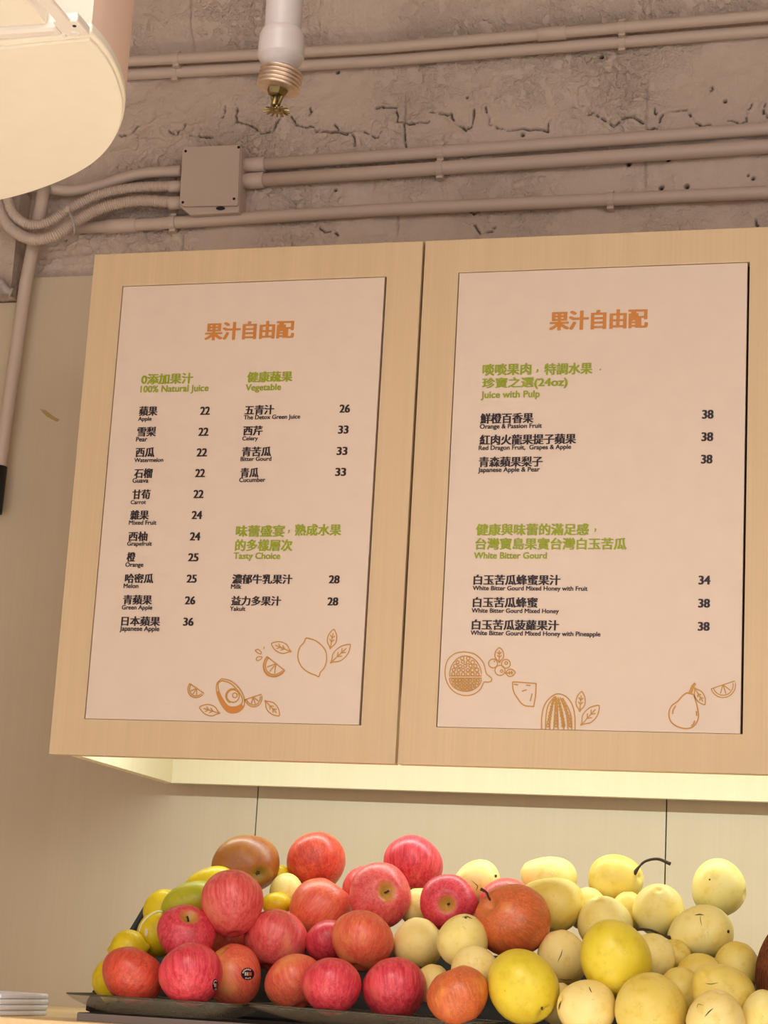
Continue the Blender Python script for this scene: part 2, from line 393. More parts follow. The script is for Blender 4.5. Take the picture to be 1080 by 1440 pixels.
# ---------------------------------------------------------------- wall cabinet
XL, XM, XR = -1.3215, -.762, -.2025; ZT, ZB = 2.6265, 1.8035
cab = thing('wall_cabinet', 'long pale maple wall cabinet whose doors frame two printed menus', 'cabinet', (-.6, 3.1, ZB))
def door_frame(xa, xb, opening):
    if opening:
        a, b, c_, d = opening
        V, Fc = [], []
        y0, y1 = YD, YD+.02
        for y in (y0, y1):
            V += [(xa, y, ZB), (xb, y, ZB), (xb, y, ZT), (xa, y, ZT), (a, y, c_), (b, y, c_), (b, y, d), (a, y, d)]
        for k, fl in ((0, 0), (8, 1)):
            for q in ((0, 1, 5, 4), (1, 2, 6, 5), (2, 3, 7, 6), (3, 0, 4, 7)):
                q = tuple(i+k for i in q); Fc.append(q[::-1] if fl else q)
        Fc += [(0, 8, 9, 1), (1, 9, 10, 2), (2, 10, 11, 3), (3, 11, 8, 0), (4, 5, 13, 12), (5, 6, 14, 13), (6, 7, 15, 14), (7, 4, 12, 15)]
        o = mesh_obj('door', V, Fc, M_DOOR, cab)
        V, Fc = boxes([(a, b, YD+.0202, YD+.024, c_, d)]); mesh_obj('recess_backing', V, Fc, M_DARK, o)
    else:
        o = box('door', (xa, xb, YD, YD+.02, ZB, ZT), M_DOOR, cab)
    md = o.modifiers.new('bevel', 'BEVEL'); md.width = .0009; md.segments = 2; md.limit_method = 'ANGLE'
    return o
PAN = {}
PAN['L'] = (-1.2655, -.8235, 1.8605, 2.5685); PAN['R'] = (-.7025, -.2585, 1.8605, 2.5705)
def opening(p): return (p[0]-.0016, p[1]+.0036, p[2]-.0006, p[3]+.0012)
d1 = door_frame(XL, XM-.0020, opening(PAN['L'])); d2 = door_frame(XM+.0020, XR-.0016, opening(PAN['R'])); d3 = door_frame(XR+.0016, XR+.56, None)
XS = -1.275; YF = 3.318; XE = XR+.54
box('side_panel', (XS-.018, XS, YD+.022, YF+.018, ZB, ZT-.01), M_FASC, cab)
box('side_panel', (XE, XE+.018, YD+.022, YF+.018, ZB, ZT-.01), M_FASC, cab)
box('back_fascia', (XS, XE, YF, YF+.018, ZB, ZB+.16), M_FASC, cab)
box('bottom_panel', (XS, XE, YD+.026, YF, ZB+.143, ZB+.161), M_FASC, cab)
box('top_panel', (XS, XE, YD+.026, YF+.018, ZT-.03, ZT-.012), M_FASC, cab)
box('back_panel', (XS, XE, YF+.0185, YW-.0005, ZB+.12, ZT-.012), M_EDGE, cab)
box('led_strip', (XS+.02, XE-.02, YD+.055, YD+.07, ZB+.136, ZB+.1425), M_WHITE, cab)

# ---------------------------------------------------------------- menus
def pane(p, label):
    o = thing('menu_board', label, 'menu board', ((p[0]+p[1])/2, YD+.01, p[2]), None)
    box('print_panel', (p[0], p[1], YD+.001, YD+.018, p[2], p[3]), M_PANEL, o)
    return o
mL = pane(PAN['L'], 'left menu board, natural juice, vegetable and tasty choice lists in two columns')
mR = pane(PAN['R'], 'right menu board, juice with pulp and white bitter gourd lists in one column')
YT = YD+.0004
_cache = {}
def glyphs(s, sp=1.0):
    k = (s, sp)
    if k in _cache: return _cache[k]
    cu = bpy.data.curves.new('t', 'FONT'); cu.body = s; cu.size = 1; cu.resolution_u = 3; cu.space_character = sp
    o = bpy.data.objects.new('t', cu); COL.objects.link(o); dg = bpy.context.evaluated_depsgraph_get(); dg.update()
    me = o.evaluated_get(dg).to_mesh(); n = len(me.vertices); V = np.empty(n*3); me.vertices.foreach_get('co', V); V = V.reshape(-1, 3)[:, :2]
    Fc = [tuple(p.vertices) for p in me.polygons]; V = V.copy()
    bpy.data.objects.remove(o); bpy.data.curves.remove(cu)
    _cache[k] = (V, Fc); return V, Fc
def text(board, name, s, xl, xr, yb, mat, hpx=None, bold=(.05, 0), base=None, ink=True, sp=1.0):
    """ink spans xl..xr on the board, bottom (or baseline) at image row yb; bold = horizontal / vertical smear in em"""
    V, Fc = glyphs(s, sp)
    P = onY(xl, yb, YT); Q = onY(xr, yb-(xr-xl)*.0, YT); wid = (onY(xr, yb, YT)-P)[0]
    bx, bz = bold
    w0 = V[:, 0].max()-V[:, 0].min()+bx; k = wid/w0
    kz = k
    if hpx:
        hh = onY(xl, yb-hpx, YT)[2]-P[2]; kz = hh/(V[:, 1].max()-V[:, 1].min()+bz)
    zb0 = V[:, 1].min() if ink else 0
    VV, FF = [], []; c = 0
    offs = [(i/4*bx, j*bz) for i in range(5) for j in ((0, 1) if bz else (0,))]
    for (ox, oz) in offs:
        base_i = len(VV)*len(V)
        VV.append(np.stack([P[0]+(V[:, 0]-V[:, 0].min()+ox)*k, np.full(len(V), YT-.00001*c), P[2]+(V[:, 1]-zb0+oz)*kz], 1))
        FF += [tuple(i+base_i for i in f) for f in Fc]; c += 1
    # the sheet of ink gets a hair of thickness from its stacked layers
    return mesh_obj(name, np.concatenate(VV), FF, mat, board)
CB = (.09, .02); DB = (.10, .015); EB = (.062, .03)
def zh(b, s, xl, xr, yb, mat=None, h=None, name='menu_text', bold=CB): return text(b, name, s, xl, xr, yb, mat or M_BLACK, h, bold)
def en(b, s, xl, xr, yb, mat=None, h=None): return text(b, 'menu_caption', s, xl, xr, yb, mat or M_BLACK, h, EB, ink=False)
def num(b, s, xl, xr, yb): return text(b, 'price', s, xl, xr, yb, M_BLACK, 11.5, DB)
zh(mL, '果汁自由配', 287, 413, 479, M_ORANGE, 25, 'heading', (.10, .03)); zh(mR, '果汁自由配', 772, 911, 465, M_ORANGE, 27, 'heading', (.10, .03))
zh(mL, '0添加果汁', 198, 271, 541, M_GREEN, 15, 'heading', (.085, .022)); en(mL, '100% Natural Juice', 197, 293, 552, M_GREEN)
zh(mL, '健康蔬果', 347, 411, 538, M_GREEN, 15, 'heading', (.085, .022)); en(mL, 'Vegetable', 345, 395, 549.5, M_GREEN)
rows = [('蘋果', 'Apple', '22', 195, 221, 585, 194, 213, 592, 281, 295, 583.5),
        ('雪梨', 'Pear', '22', 192.5, 219, 614, 191, 207, 621, 278.5, 293, 613),
        ('西瓜', 'Watermelon', '22', 190, 217, 643, 188.5, 229.5, 650, 276, 291, 642),
        ('石榴', 'Guava', '22', 188, 214, 672.5, 186, 208.5, 679, 274, 288, 671),
        ('甘荀', 'Carrot', '22', 185.5, 211, 702, 183.5, 205, 709, 271.5, 286, 700.5),
        ('雜果', 'Mixed Fruit', '24', 182.5, 209, 731, 181, 220, 738, 269, 284, 730),
        ('西柚', 'Grapefruit', '24', 180, 207, 761, 178.5, 213.5, 767.5, 266.5, 281.5, 760),
        ('橙', 'Orange', '25', 177.5, 190, 790, 176, 201.5, 797, 264, 279, 789.5),
        ('哈密瓜', 'Melon', '25', 175, 215.5, 820, 173.5, 194.5, 827, 262, 276.5, 819.5),
        ('青蘋果', 'Green Apple', '26', 172.5, 213.5, 850, 171, 214, 857, 259.5, 274.5, 850),
        ('日本蘋果', 'Japanese Apple', '36', 170, 225, 880, 168, 224, 887, 257, 272, 880),
        ('五青汁', 'The Detox Green Juice', '26', 343.5, 385, 583.5, 342.5, 422, 590, 477, 492, 580.5),
        ('西芹', 'Celery', '33', 341.5, 369, 612.5, 340.5, 362.5, 619.5, 475, 490, 610),
        ('青苦瓜', 'Bitter Gourd', '33', 339.5, 381, 642, 338, 381.5, 648.5, 473, 488.5, 640),
        ('青瓜', 'Cucumber', '33', 337.5, 363.5, 671.5, 336, 373, 678, 471, 486.5, 669.5),
        ('濃郁牛乳果汁', 'Milk', '28', 326, 411, 821, 324.5, 339.5, 828, 462, 477.5, 820.5),
        ('益力多果汁', 'Yakult', '28', 324.5, 395, 851.5, 323, 345, 859, 460, 475.5, 851.5)]
for z_, e_, p_, a, b, c, d, e, f, g_, h_, i_ in rows:
    zh(mL, z_, a, b, c, h=13.5); en(mL, e_, d, e, f); num(mL, p_, g_, h_, i_)
zh(mL, '味蕾盛宴', 331, 400, 755, M_GREEN, 16.5, 'heading', (.08, .022)); zh(mL, '熟成水果', 414, 479.5, 753.5, M_GREEN, 16.5, 'heading', (.08, .022)); text(mL, 'heading', '，', 404.5, 407.5, 750, M_GREEN, 5, (.08, .02)); zh(mL, '的多樣層次', 330, 411, 775, M_GREEN, 16.5, 'heading', (.08, .022)); en(mL, 'Tasty Choice', 328, 394, 786, M_GREEN)
rowsR = [('鮮橙百香果', 'Orange & Passion Fruit', '38', 675, 750, 596, 674.5, 762, 603, 987, 1003.5, 589),
         ('紅肉火龍果提子蘋果', 'Red Dragon Fruit,  Grapes & Apple', '38', 674, 810, 626, 673, 803, 633, 986, 1003, 620.5),
         ('青森蘋果梨子', 'Japanese Apple & Pear', '38', 673, 763, 657, 672, 759, 664, 985.5, 1002, 652),
         ('白玉苦瓜蜂蜜果汁', 'White Bitter Gourd Mixed Honey with Fruit', '34', 665.5, 788, 822.5, 664.5, 826.5, 830, 982, 999, 822),
         ('白玉苦瓜蜂蜜', 'White Bitter Gourd Mixed Honey', '38', 664.5, 756, 854, 663, 786, 861.5, 981.5, 998.5, 854.5),
         ('白玉苦瓜菠蘿果汁', 'White Bitter Gourd Mixed Honey with Pineapple', '38', 663, 786, 885.5, 661.5, 844.5, 893, 981, 998, 887)]
for z_, e_, p_, a, b, c, d, e, f, g_, h_, i_ in rowsR:
    zh(mR, z_, a, b, c, h=14.5); en(mR, e_, d, e, f); text(mR, 'price', p_, g_, h_, i_, M_BLACK, 12.5, DB)
zh(mR, '啖啖果肉', 678, 747, 528.5, M_GREEN, 16.5, 'heading', (.08, .022)); zh(mR, '特調水果', 765, 833, 527.5, M_GREEN, 16.5, 'heading', (.08, .022)); text(mR, 'heading', '，', 754, 757, 524, M_GREEN, 5, (.08, .02)); text(mR, 'heading', '．', 843, 845.5, 521, M_GREEN, 2.6, (.02, .02)); zh(mR, '珍寶之選(24oz)', 677.5, 798, 548.5, M_GREEN, 17, 'heading', (.08, .022)); en(mR, 'Juice with Pulp', 676, 759, 560, M_GREEN)
zh(mR, '健康與味蕾的滿足感', 669, 828, 753, M_GREEN, 16.5, 'heading', (.08, .022)); text(mR, 'heading', '，', 835.5, 838.5, 748, M_GREEN, 5, (.08, .02)); zh(mR, '台灣寶島果實台灣白玉苦瓜', 668, 881, 773, M_GREEN, 16.5, 'heading', (.08, .022)); en(mR, 'White Bitter Gourd', 666, 769, 785.5, M_GREEN)

# line drawings of fruit
def rib(strokes, name, board, mat=M_LINE, wpx=1.5):
    VV, FF = [], []
    for si, st in enumerate(strokes):
        P = [onY(x, y, YT-.00002*(si+1)) for x, y in st]; wd = (wpx+.25)*.00102/2; n = len(P); k = len(VV)
        for i, p in enumerate(P):
            tdir = P[min(i+1, n-1)]-P[max(i-1, 0)]; L = math.hypot(tdir[0], tdir[2]) or 1
            nn = np.array([-tdir[2], 0, tdir[0]])/L*wd; VV += [p+nn, p-nn]
        for i in range(n-1): FF.append((k+2*i, k+2*i+1, k+2*i+3, k+2*i+2))
    return mesh_obj(name, VV, FF, mat, board)
def sm(pts, closed=False, n=6):
    p = [np.array([a, b, 0.]) for a, b in pts]
    if closed: p = p+[p[0]]
    return [(q[0], q[1]) for q in smooth_path(p, n)]
def T(f, pts): return [f(*p) for p in pts]
A_ = lambda x, y: (240+x/3.857, 870+y/3.857)      # crop coordinates of the left drawing
B_ = lambda x, y: (610+x/4.32, 890+y/4.32)
C_ = lambda x, y: (900+x/6, 930+y/6)
def leaf(board, f, base, tip, wd, side=1):
    b = np.array(base, float); t_ = np.array(tip, float); d = t_-b; L = np.hypot(*d); u = d/L; n = np.array([-u[1], u[0]])
    prof = [(0, 0), (.12, .12), (.3, .42), (.5, .5), (.72, .42), (.9, .2), (1, 0)]
    up = [tuple(b+u*L*a+n*wd*c) for a, c in prof]; dn = [tuple(b+u*L*a-n*wd*c) for a, c in prof[::-1]]
    S = [sm(T(f, up)), sm(T(f, dn)), T(f, [tuple(b), tuple(b+u*L*.8)])]
    for a in (.35, .55):
        for sg in (1, -1): S.append(T(f, [tuple(b+u*L*a), tuple(b+u*L*(a+.14)+n*sg*wd*.25)]))
    rib(S, 'drawn_leaf', board, wpx=1.3)
leaf(mL, A_, (655, 180), (545, 135), 58); leaf(mL, A_, (865, 165), (885, 57), 50); leaf(mL, A_, (865, 242), (975, 140), 62)
leaf(mL, A_, (268, 514), (155, 480), 58); leaf(mL, A_, (510, 443), (590, 528), 54)
lemon = sm(T(A_, [(742, 105), (790, 122), (835, 165), (846, 215), (835, 262), (812, 292), (804, 314), (788, 308), (745, 290), (708, 258), (690, 210), (698, 160), (722, 130), (732, 108)]), True)
rib([lemon], 'drawn_lemon', mL)
def wedge(board, f, a, b, depth, name, fill=False, wpx=1.4):
    a = np.array(a, float); b = np.array(b, float); d = b-a; L = np.hypot(*d); u = d/L; n = np.array([-u[1], u[0]])*(1 if depth > 0 else -1); dp = abs(depth)
    arc = lambda s: [tuple(a+u*L*(.5-.5*s*math.cos(t_))+n*dp*s*math.sin(t_)) for t_ in np.linspace(0, PI, 13)]
    S = [T(f, arc(1))+[f(*a)], T(f, arc(.82))+[f(*(a+u*L*.09))]]
    for k in (.3, .5, .7):
        t_ = PI*k; m = a+u*L*.5; e = a+u*L*(.5-.5*.72*math.cos(t_))+n*dp*.72*math.sin(t_); S.append(T(f, [tuple(m), tuple(e)]))
    rib(S, name, board, wpx=wpx)
    if fill:
        o1 = T(f, arc(1)); o2 = T(f, arc(.9)); P = [onY(x, y, YT-.00005) for x, y in o1+o2[::-1]]; n_ = len(o1)
        mesh_obj(name, P, [(i, i+1, 2*n_-2-i, 2*n_-1-i) for i in range(n_-1)], M_ORANGE, board)
wedge(mL, A_, (522, 205), (620, 283), 78, 'drawn_citrus_wedge', True); wedge(mL, A_, (103, 352), (180, 405), 52, 'drawn_citrus_wedge'); wedge(mL, A_, (402, 440), (492, 410), 54, 'drawn_citrus_wedge')
rib([sm(T(A_, [(458, 172), (472, 166), (490, 180), (488, 192), (470, 184)]), True), sm(T(A_, [(462, 222), (472, 208), (495, 208), (490, 218), (474, 228)]), True), T(A_, [(508, 152), (504, 164)])], 'drawn_juice_drops', mL, wpx=1.2)
av = T(A_, [(276, 325), (325, 338), (372, 378), (398, 430), (396, 478), (362, 508), (315, 508), (278, 470), (252, 410), (250, 355)])
avi = T(A_, [(280, 336), (322, 350), (362, 388), (388, 432), (384, 462), (352, 478), (312, 474), (284, 440), (262, 395), (258, 352)])
av = sm(av, True); avi = sm(avi, True)
circ = lambda f, x, y, r, n=16: T(f, [(x+r*math.cos(2*PI*k/n), y+r*math.sin(2*PI*k/n)) for k in range(n+1)])
rib([av, avi, circ(A_, 338, 420, 34), circ(A_, 338, 420, 40)[5:14], circ(A_, 348, 416, 13, 10)], 'drawn_avocado', mL)
n_ = len(av); k0, k1 = int(n_*.40), int(n_*.82)
P = [onY(x, y, YT-.00005) for x, y in av[k0:k1]+avi[k0:k1][::-1]]; n_ = k1-k0
mesh_obj('drawn_avocado_skin', P, [(i, i+1, 2*n_-2-i, 2*n_-1-i) for i in range(n_-1)], M_ORANGE, mL)
# right board: passion fruit, berries, melon piece, gourd, leaves, pear, wedge
S = [sm(T(B_, [(185, 115), (250, 130), (300, 180), (318, 245), (335, 262), (350, 275), (348, 294), (325, 300), (305, 300), (280, 345), (235, 375), (180, 380), (120, 355), (80, 300), (68, 235), (85, 165), (130, 125)]), True),
     T(B_, [(95+195*.5*(1-math.cos(t_)), 262-122*math.sin(t_)) for t_ in np.linspace(0, PI, 18)])+[B_(95, 262)], T(B_, [(95+195*.5*(1-math.cos(t_)), 275+80*math.sin(t_)) for t_ in np.linspace(0, PI, 18)])+[B_(95, 275)]]
rs = random.Random(7)
for j, yy in enumerate((155, 178, 202, 226, 250)):
    hw = 97*math.sqrt(max(0, 1-((262-yy)/122)**2))-10; k = max(1, int(hw*2/25))
    for i in range(k): S.append(circ(B_, 192-hw+(i+.5)*2*hw/k+rs.uniform(-2, 2), yy+rs.uniform(-2, 2), rs.uniform(9.5, 12), 8))
for j, yy in enumerate((287, 306, 325, 342)):
    hw = 97*math.sqrt(max(0, 1-((yy-275)/80)**2))-8; k = max(1, int(hw*2/20))
    for i in range(k): S.append(circ(B_, 192-hw+(i+.5)*2*hw/k+rs.uniform(-2, 2), yy+rs.uniform(-1, 1), rs.uniform(7.5, 9.5), 8))
rib(S, 'drawn_passion_fruit', mR, wpx=1.3)
rib([circ(B_, 360, 186, 27), circ(B_, 438, 188, 27), circ(B_, 402, 228, 31), circ(B_, 440, 183, 9, 8), circ(B_, 412, 232, 8, 8), T(B_, [(366, 168), (370, 178)])], 'drawn_berries', mR, wpx=1.3)
leaf(mR, B_, (398, 182), (398, 88), 54); leaf(mR, B_, (432, 245), (496, 240), 44); leaf(mR, B_, (886, 480), (898, 355), 56); leaf(mR, B_, (892, 562), (1005, 440), 74)
rib([sm(T(B_, [(478, 300), (490, 298), (560, 303), (622, 308)]))+sm(T(B_, [(622, 308), (618, 380), (606, 448)]))+sm(T(B_, [(606, 448), (545, 438), (500, 385), (482, 345), (478, 300)])), T(B_, [(486, 312), (512, 316)]), T(B_, [(560, 318), (588, 320)]), T(B_, [(535, 355), (565, 345)]), T(B_, [(598, 368), (586, 415)])], 'drawn_melon_piece', mR, wpx=1.5)
S = [sm(T(B_, [(655, 586), (655, 520), (668, 450), (700, 400), (748, 371), (800, 385), (838, 430), (856, 500), (858, 588)])), sm(T(B_, [(680, 585), (680, 520), (695, 440), (735, 385)])), sm(T(B_, [(705, 585), (702, 500), (725, 420), (742, 385)])),
     sm(T(B_, [(728, 586), (735, 480), (740, 390)])), sm(T(B_, [(755, 586), (752, 480), (744, 390)])), sm(T(B_, [(790, 587), (775, 480), (755, 390)])), sm(T(B_, [(815, 587), (805, 490), (768, 392)])), sm(T(B_, [(838, 587), (830, 490), (782, 395)]))]
for y in range(410, 580, 19):
    q = (y-371)/215
    for xa in (748-58*q**.6, 748-6*q, 748+44*q**.8, 748+88*q**.6): S.append(circ(B_, xa+rs.uniform(-1, 1), y, 5+5*q, 7))
rib(S, 'drawn_gourd', mR, wpx=1.5)
rib([sm(T(C_, [(395, 265), (360, 290), (320, 335), (268, 375), (245, 430), (255, 500), (310, 548), (390, 568), (455, 545), (492, 480), (488, 410), (472, 340), (455, 285)])), sm(T(C_, [(395, 265), (420, 272), (455, 280)])), T(C_, [(412, 270), (440, 205), (462, 180)]), T(C_, [(432, 272), (452, 215), (470, 188)]), T(C_, [(420, 270), (447, 210), (466, 184)]), sm(T(C_, [(300, 375), (280, 410), (275, 445)])), sm(T(C_, [(462, 500), (450, 530), (432, 545)])), T(C_, [(476, 420), (478, 460)])], 'drawn_pear', mR, wpx=1.6)
leaf(mR, C_, (458, 222), (548, 368), 74)
wedge(mR, C_, (600, 232), (800, 165), 108, 'drawn_citrus_wedge', wpx=1.1)

# ---------------------------------------------------------------- pipes on the concrete
def px_path(pts, Y): return [onY(x, y, Y) for x, y in pts]
def pipe_run(pts, dia_px, label, Y=None, clips=(), coup=(), group='conduits on the concrete wall', name='conduit_pipe'):
    r = dia_px/2*3.36/F_PX*1.11; Yc = Y or YC-.006-r
    P = px_path(pts, Yc); o = thing(name, label, 'pipe', P[0], group)
    tube('pipe', P, r, M_PIPE, o)
    def at(x):
        i = 0
        while i < len(pts)-2 and pts[i+1][0] < x: i += 1
        s = (x-pts[i][0])/(pts[i+1][0]-pts[i][0]); return P[i]+(P[i+1]-P[i])*s, (P[i+1]-P[i])/np.linalg.norm(P[i+1]-P[i])
    for x in clips:
        c_, d = at(x); V, Fc = tube_data([c_-d*.006, c_+d*.006], r*1.17, 14); cl = mesh_obj('pipe_clip', V, Fc, M_PIPE, o)
        box('clip_foot', (c_[0]-.006, c_[0]+.006, c_[1]-.002, YC+.01, c_[2]-r*1.5, c_[2]+r*1.5), M_PIPE, cl)
    for xa, xb in coup:
        a, d = at(xa); b, _ = at(xb); V, Fc = tube_data([a, a+d*.0008, b-d*.0008, b], [r*1.12, r*1.2, r*1.2, r*1.12], 16); mesh_obj('coupler', V, Fc, M_PIPE, o, True)
    return o
pipe_run([(60, 95), (180, 86), (540, 67), (1080, 21.5), (1400, -6)], 16, 'topmost painted conduit crossing the concrete near the top of the frame', clips=(250, 881), coup=((763, 803),), Y=YC-.04)
pipe_run([(60, 114), (180, 105), (540, 85.5), (1080, 43), (1400, 18)], 17, 'painted conduit directly below the topmost one', clips=(248, 881))
pipe_run([(330, 234), (540, 219.5), (1080, 181), (1400, 158)], 18.5, 'upper painted conduit leaving the right side of the junction box', clips=(623,), coup=((343, 374),))
pipe_run([(330, 256), (540, 242), (1080, 206), (1400, 185)], 19.5, 'lower painted conduit leaving the right side of the junction box', clips=(622,), coup=((343, 372),))
pipe_run([(96, 321), (180, 317), (540, 295), (1080, 270.5), (1400, 254)], 18, 'lowest horizontal painted conduit running just above the cabinet', clips=(245, 865), coup=((150, 193),))
# bent smooth conduit into the box
def bent(name, pts, r, label, Y, group=None):
    P = smooth_path([onY(x, y, yy) for (x, y), yy in zip(pts, Y)], 10); o = thing(name, label, 'pipe', P[0], group); tube('pipe', P, r, M_PIPE, o, 16); return o
bent('conduit_pipe', [(30, 262), (60, 264), (100, 268), (140, 261), (195, 245), (256, 240)], .0108, 'smooth bent conduit entering the junction box from the left, above the ribbed hoses', [3.35, 3.355, 3.36, 3.365, 3.365, 3.36])
def corrugated(pts, r, label, Y):
    P = smooth_path([onY(x, y, yy) for (x, y), yy in zip(pts, Y)], 14)
    # resample by arc length
    P = np.array(P); d = np.r_[0, np.cumsum(np.linalg.norm(np.diff(P, axis=0), axis=1))]; step = .00095; s = np.arange(0, d[-1], step)
    Q = np.stack([np.interp(s, d, P[:, i]) for i in range(3)], 1)
    rad = r*(1+.13*np.sign(np.sin(s/.0044*2*PI))*np.abs(np.sin(s/.0044*2*PI))**.6)
    o = thing('corrugated_hose', label, 'hose', P[0], 'corrugated hoses left of the junction box')
    tube('hose', list(Q), list(rad), M_PIPE, o, 14)
    a, b = P[-1]+np.array([-.026, 0, 0]), P[-1]; 
    V, Fc = tube_data([P[-1]-np.array([.024, 0, .001]), P[-1]-np.array([.018, 0, 0]), P[-1]+np.array([.004, 0, 0])], [r*1.16, r*1.2, r*1.2], 16); mesh_obj('hose_fitting', V, Fc, M_PIPE, o, True)
    return o
corrugated([(12, 240), (10, 272), (18, 300), (40, 316), (70, 312), (100, 293), (140, 274), (190, 264), (254, 262)], .0094, 'upper ribbed hose, smaller inner loop, bending up into the junction box', [3.30, 3.30, 3.30, 3.30, 3.31, 3.325, 3.34, 3.35, 3.355])
hz = corrugated([(-4, 240), (-3, 285), (12, 318), (42, 336), (75, 332), (105, 313), (140, 294), (190, 283), (254, 285)], .0104, 'lower ribbed hose, outermost loop, ending under the other at the junction box', [3.30, 3.30, 3.295, 3.295, 3.30, 3.318, 3.335, 3.35, 3.355])
# cable tie round both hoses
P = smooth_path([onY(95, 294, 3.295), onY(98, 300, 3.29), onY(103, 311, 3.292), onY(105, 326, 3.30), onY(102, 330, 3.32)], 5)
tie = tube('cable_tie', P, .0023, M_WHITE, None, 8, origin=P[0]); tag(tie, 'thin plastic cable tie holding the two ribbed hoses together', 'cable tie')
c_ = onY(96, 295, 3.292); box('tie_head', (c_[0]-.004, c_[0]+.004, c_[1]-.004, c_[1]+.004, c_[2]-.005, c_[2]+.005), M_PIPE, tie)
# vertical pipe at the left
P = px_path([(62, 262), (58, 290), (36, 400), (7.5, 600), (-1, 660), (-8, 700)], 3.338)
vp = thing('downpipe', 'pale upright pipe at the left edge, leaning past the corner of the lining', 'pipe', P[-1])
tube('pipe', P, .0125, M_PIPE, vp, 18)
sl = px_path([(-1, 656), (-8.5, 722)], 3.338); tube('black_sleeve', sl, .0150, M_RUB, vp, 18)

# junction box
bx = thing('junction_box', 'square painted junction box screwed to the concrete above the left menu', 'junction box', onY(300, 300, YC))
ct = onY(297, 250, YC-.045); cl_ = [onY(x, y, YC-.046) for x, y in ((256, 206.5), (337, 203), (332, 287), (332, 288), (251.5, 286), (251.5, 285))]
bl = [onY(x, y, YC-.02) for x, y in ((257, 206), (345, 203), (341, 297), (264, 301), (251, 289), (252, 284))]
def prism_between(A, B, name, mat, parent, bev=.0015):
    n = len(A); V = list(A)+list(B); Fc = [tuple(range(n)), tuple(range(2*n-1, n-1, -1))]+[(i, i+n, (i+1) % n+n, (i+1) % n) for i in range(n)]
    o = mesh_obj(name, V, Fc, mat, parent); md = o.modifiers.new('bevel', 'BEVEL'); md.width = bev; md.segments = 2; return o
fr = [onY(x, y, YC-.050) for x, y in ((255.5, 205.5), (338.5, 202.5), (334.5, 297), (265, 300.5), (250.5, 288), (251, 284))]
def sh(P, dy, sc=1.): c = np.mean(P, 0); return [np.array([c[0]+(p[0]-c[0])*sc, p[1]+dy, c[2]+(p[2]-c[2])*sc]) for p in P]
prism_between(sh(fr, .006), sh(fr, .055, 1.0), 'box_body', M_BOX, bx, .003)
lid = [onY(x, y, YC-.050) for x, y in ((256.5, 206.5), (337.5, 203.5), (334.5, 287), (333, 289), (257, 290), (252, 286))]
prism_between(sh(lid, 0), sh(lid, .0055), 'box_lid', M_BOX, bx)
for x, y in ((261, 212.5), (335.5, 207), (257, 284.5), (329, 279.5)):
    p = onY(x, y, YC-.0505); o = lathe('screw', p, [(.0022, -.0012), (.0026, 0), (.0026, .002)], M_DARK, bx, 12, (0, 1, 0))
p = onY(310, 293, YC-.046)
V = [p+np.array([.0085*math.cos(a), -.0015, .0032*math.sin(a)]) for a in np.linspace(0, 2*PI, 17)[:-1]]; V += [v+np.array([0, .004, 0]) for v in V]
mesh_obj('knockout_hole', V, [tuple(range(16)), tuple(range(31, 15, -1))]+[(i, i+16, (i+1) % 16+16, (i+1) % 16) for i in range(16)], M_RUB, bx)

# ---------------------------------------------------------------- sprinkler
YS = 1.74
S0 = onY(396, 66, YS)
def zz(y): return onY(396, y, YS)[2]-S0[2]
px = YS/F_PX*1.02/math.cos(PIT)/math.cos(YAW)*1.0
spk = thing('fire_sprinkler', 'white drop pipe with a brass pendent sprinkler head below a threaded ring', 'sprinkler', S0)
lathe('drop_pipe', S0, [(27.6*px, zz(62)), (27.6*px, zz(38)), (27.6*px, 3.6-S0[2])], M_WHITE, spk, 40)
lathe('coupling', S0, [(23*px, zz(97)), (25*px, zz(93.5)), (34*px, zz(82)), (34.6*px, zz(81)), (34.5*px, zz(62)), (33.8*px, zz(60)), (34*px, zz(57)), (33.5*px, zz(52)), (31*px, zz(46)), (28*px, zz(44)), (27.7*px, zz(43.5))], M_WHITE, spk, 44)
lathe('neck', S0, [(21*px, zz(104)), (21*px, zz(92))], M_WHITE, spk, 32)
tax = np.array([.16, 0, 1.]); tax /= np.linalg.norm(tax); b0 = onY(394, 112, YS)
prof = [(18*px, -16*px)]
for k in range(5): z0 = (-15+6.2*k)*px; prof += [(31.5*px, z0), (32.5*px, z0+1.5*px), (32.5*px, z0+3*px), (29.5*px, z0+4.4*px)]
prof += [(22*px, 15.5*px)]
lathe('threaded_ring', b0, prof, M_THREAD, spk, 44, tax)
lathe('sprinkler_body', b0-tax*15*px, [(8*px, -12*px), (13*px, -10*px), (16*px, -4*px), (17*px, 3*px), (17*px, 4*px)], M_BRASS, spk, 6, tax)
for s in (-1, 1):
    q = b0-tax*20*px; tube('yoke_arm', [q+np.array([s*9*px, 0, 0]), q+np.array([s*7*px, 0, -8*px]), q+np.array([s*2.4*px, 0, -22*px])], 3.0*px, M_BRASS, spk, 8)
lathe('heat_bulb', b0-tax*24*px+np.array([0, -.001, 0]), [(2*px, -20*px), (5*px, -17*px), (4.2*px, -8*px), (3*px, 0)], M_BRASS, spk, 12, tax)
dc = onY(389.5, 156, YS)
V = []; n = 14
for k in range(n*4):
    a = 2*PI*k/(n*4); r = (19.5 if k % 4 in (0, 1) else 10)*px; V.append(dc+np.array([r*math.cos(a), r*math.sin(a), -.0009*(r/px > 15)]))
V += [v+np.array([0, 0, .0012]) for v in V]; m = n*4
mesh_obj('deflector', V, [tuple(range(m-1, -1, -1)), tuple(range(m, 2*m))]+[(i, (i+1) % m, (i+1) % m+m, i+m) for i in range(m)], M_BRASS, spk)
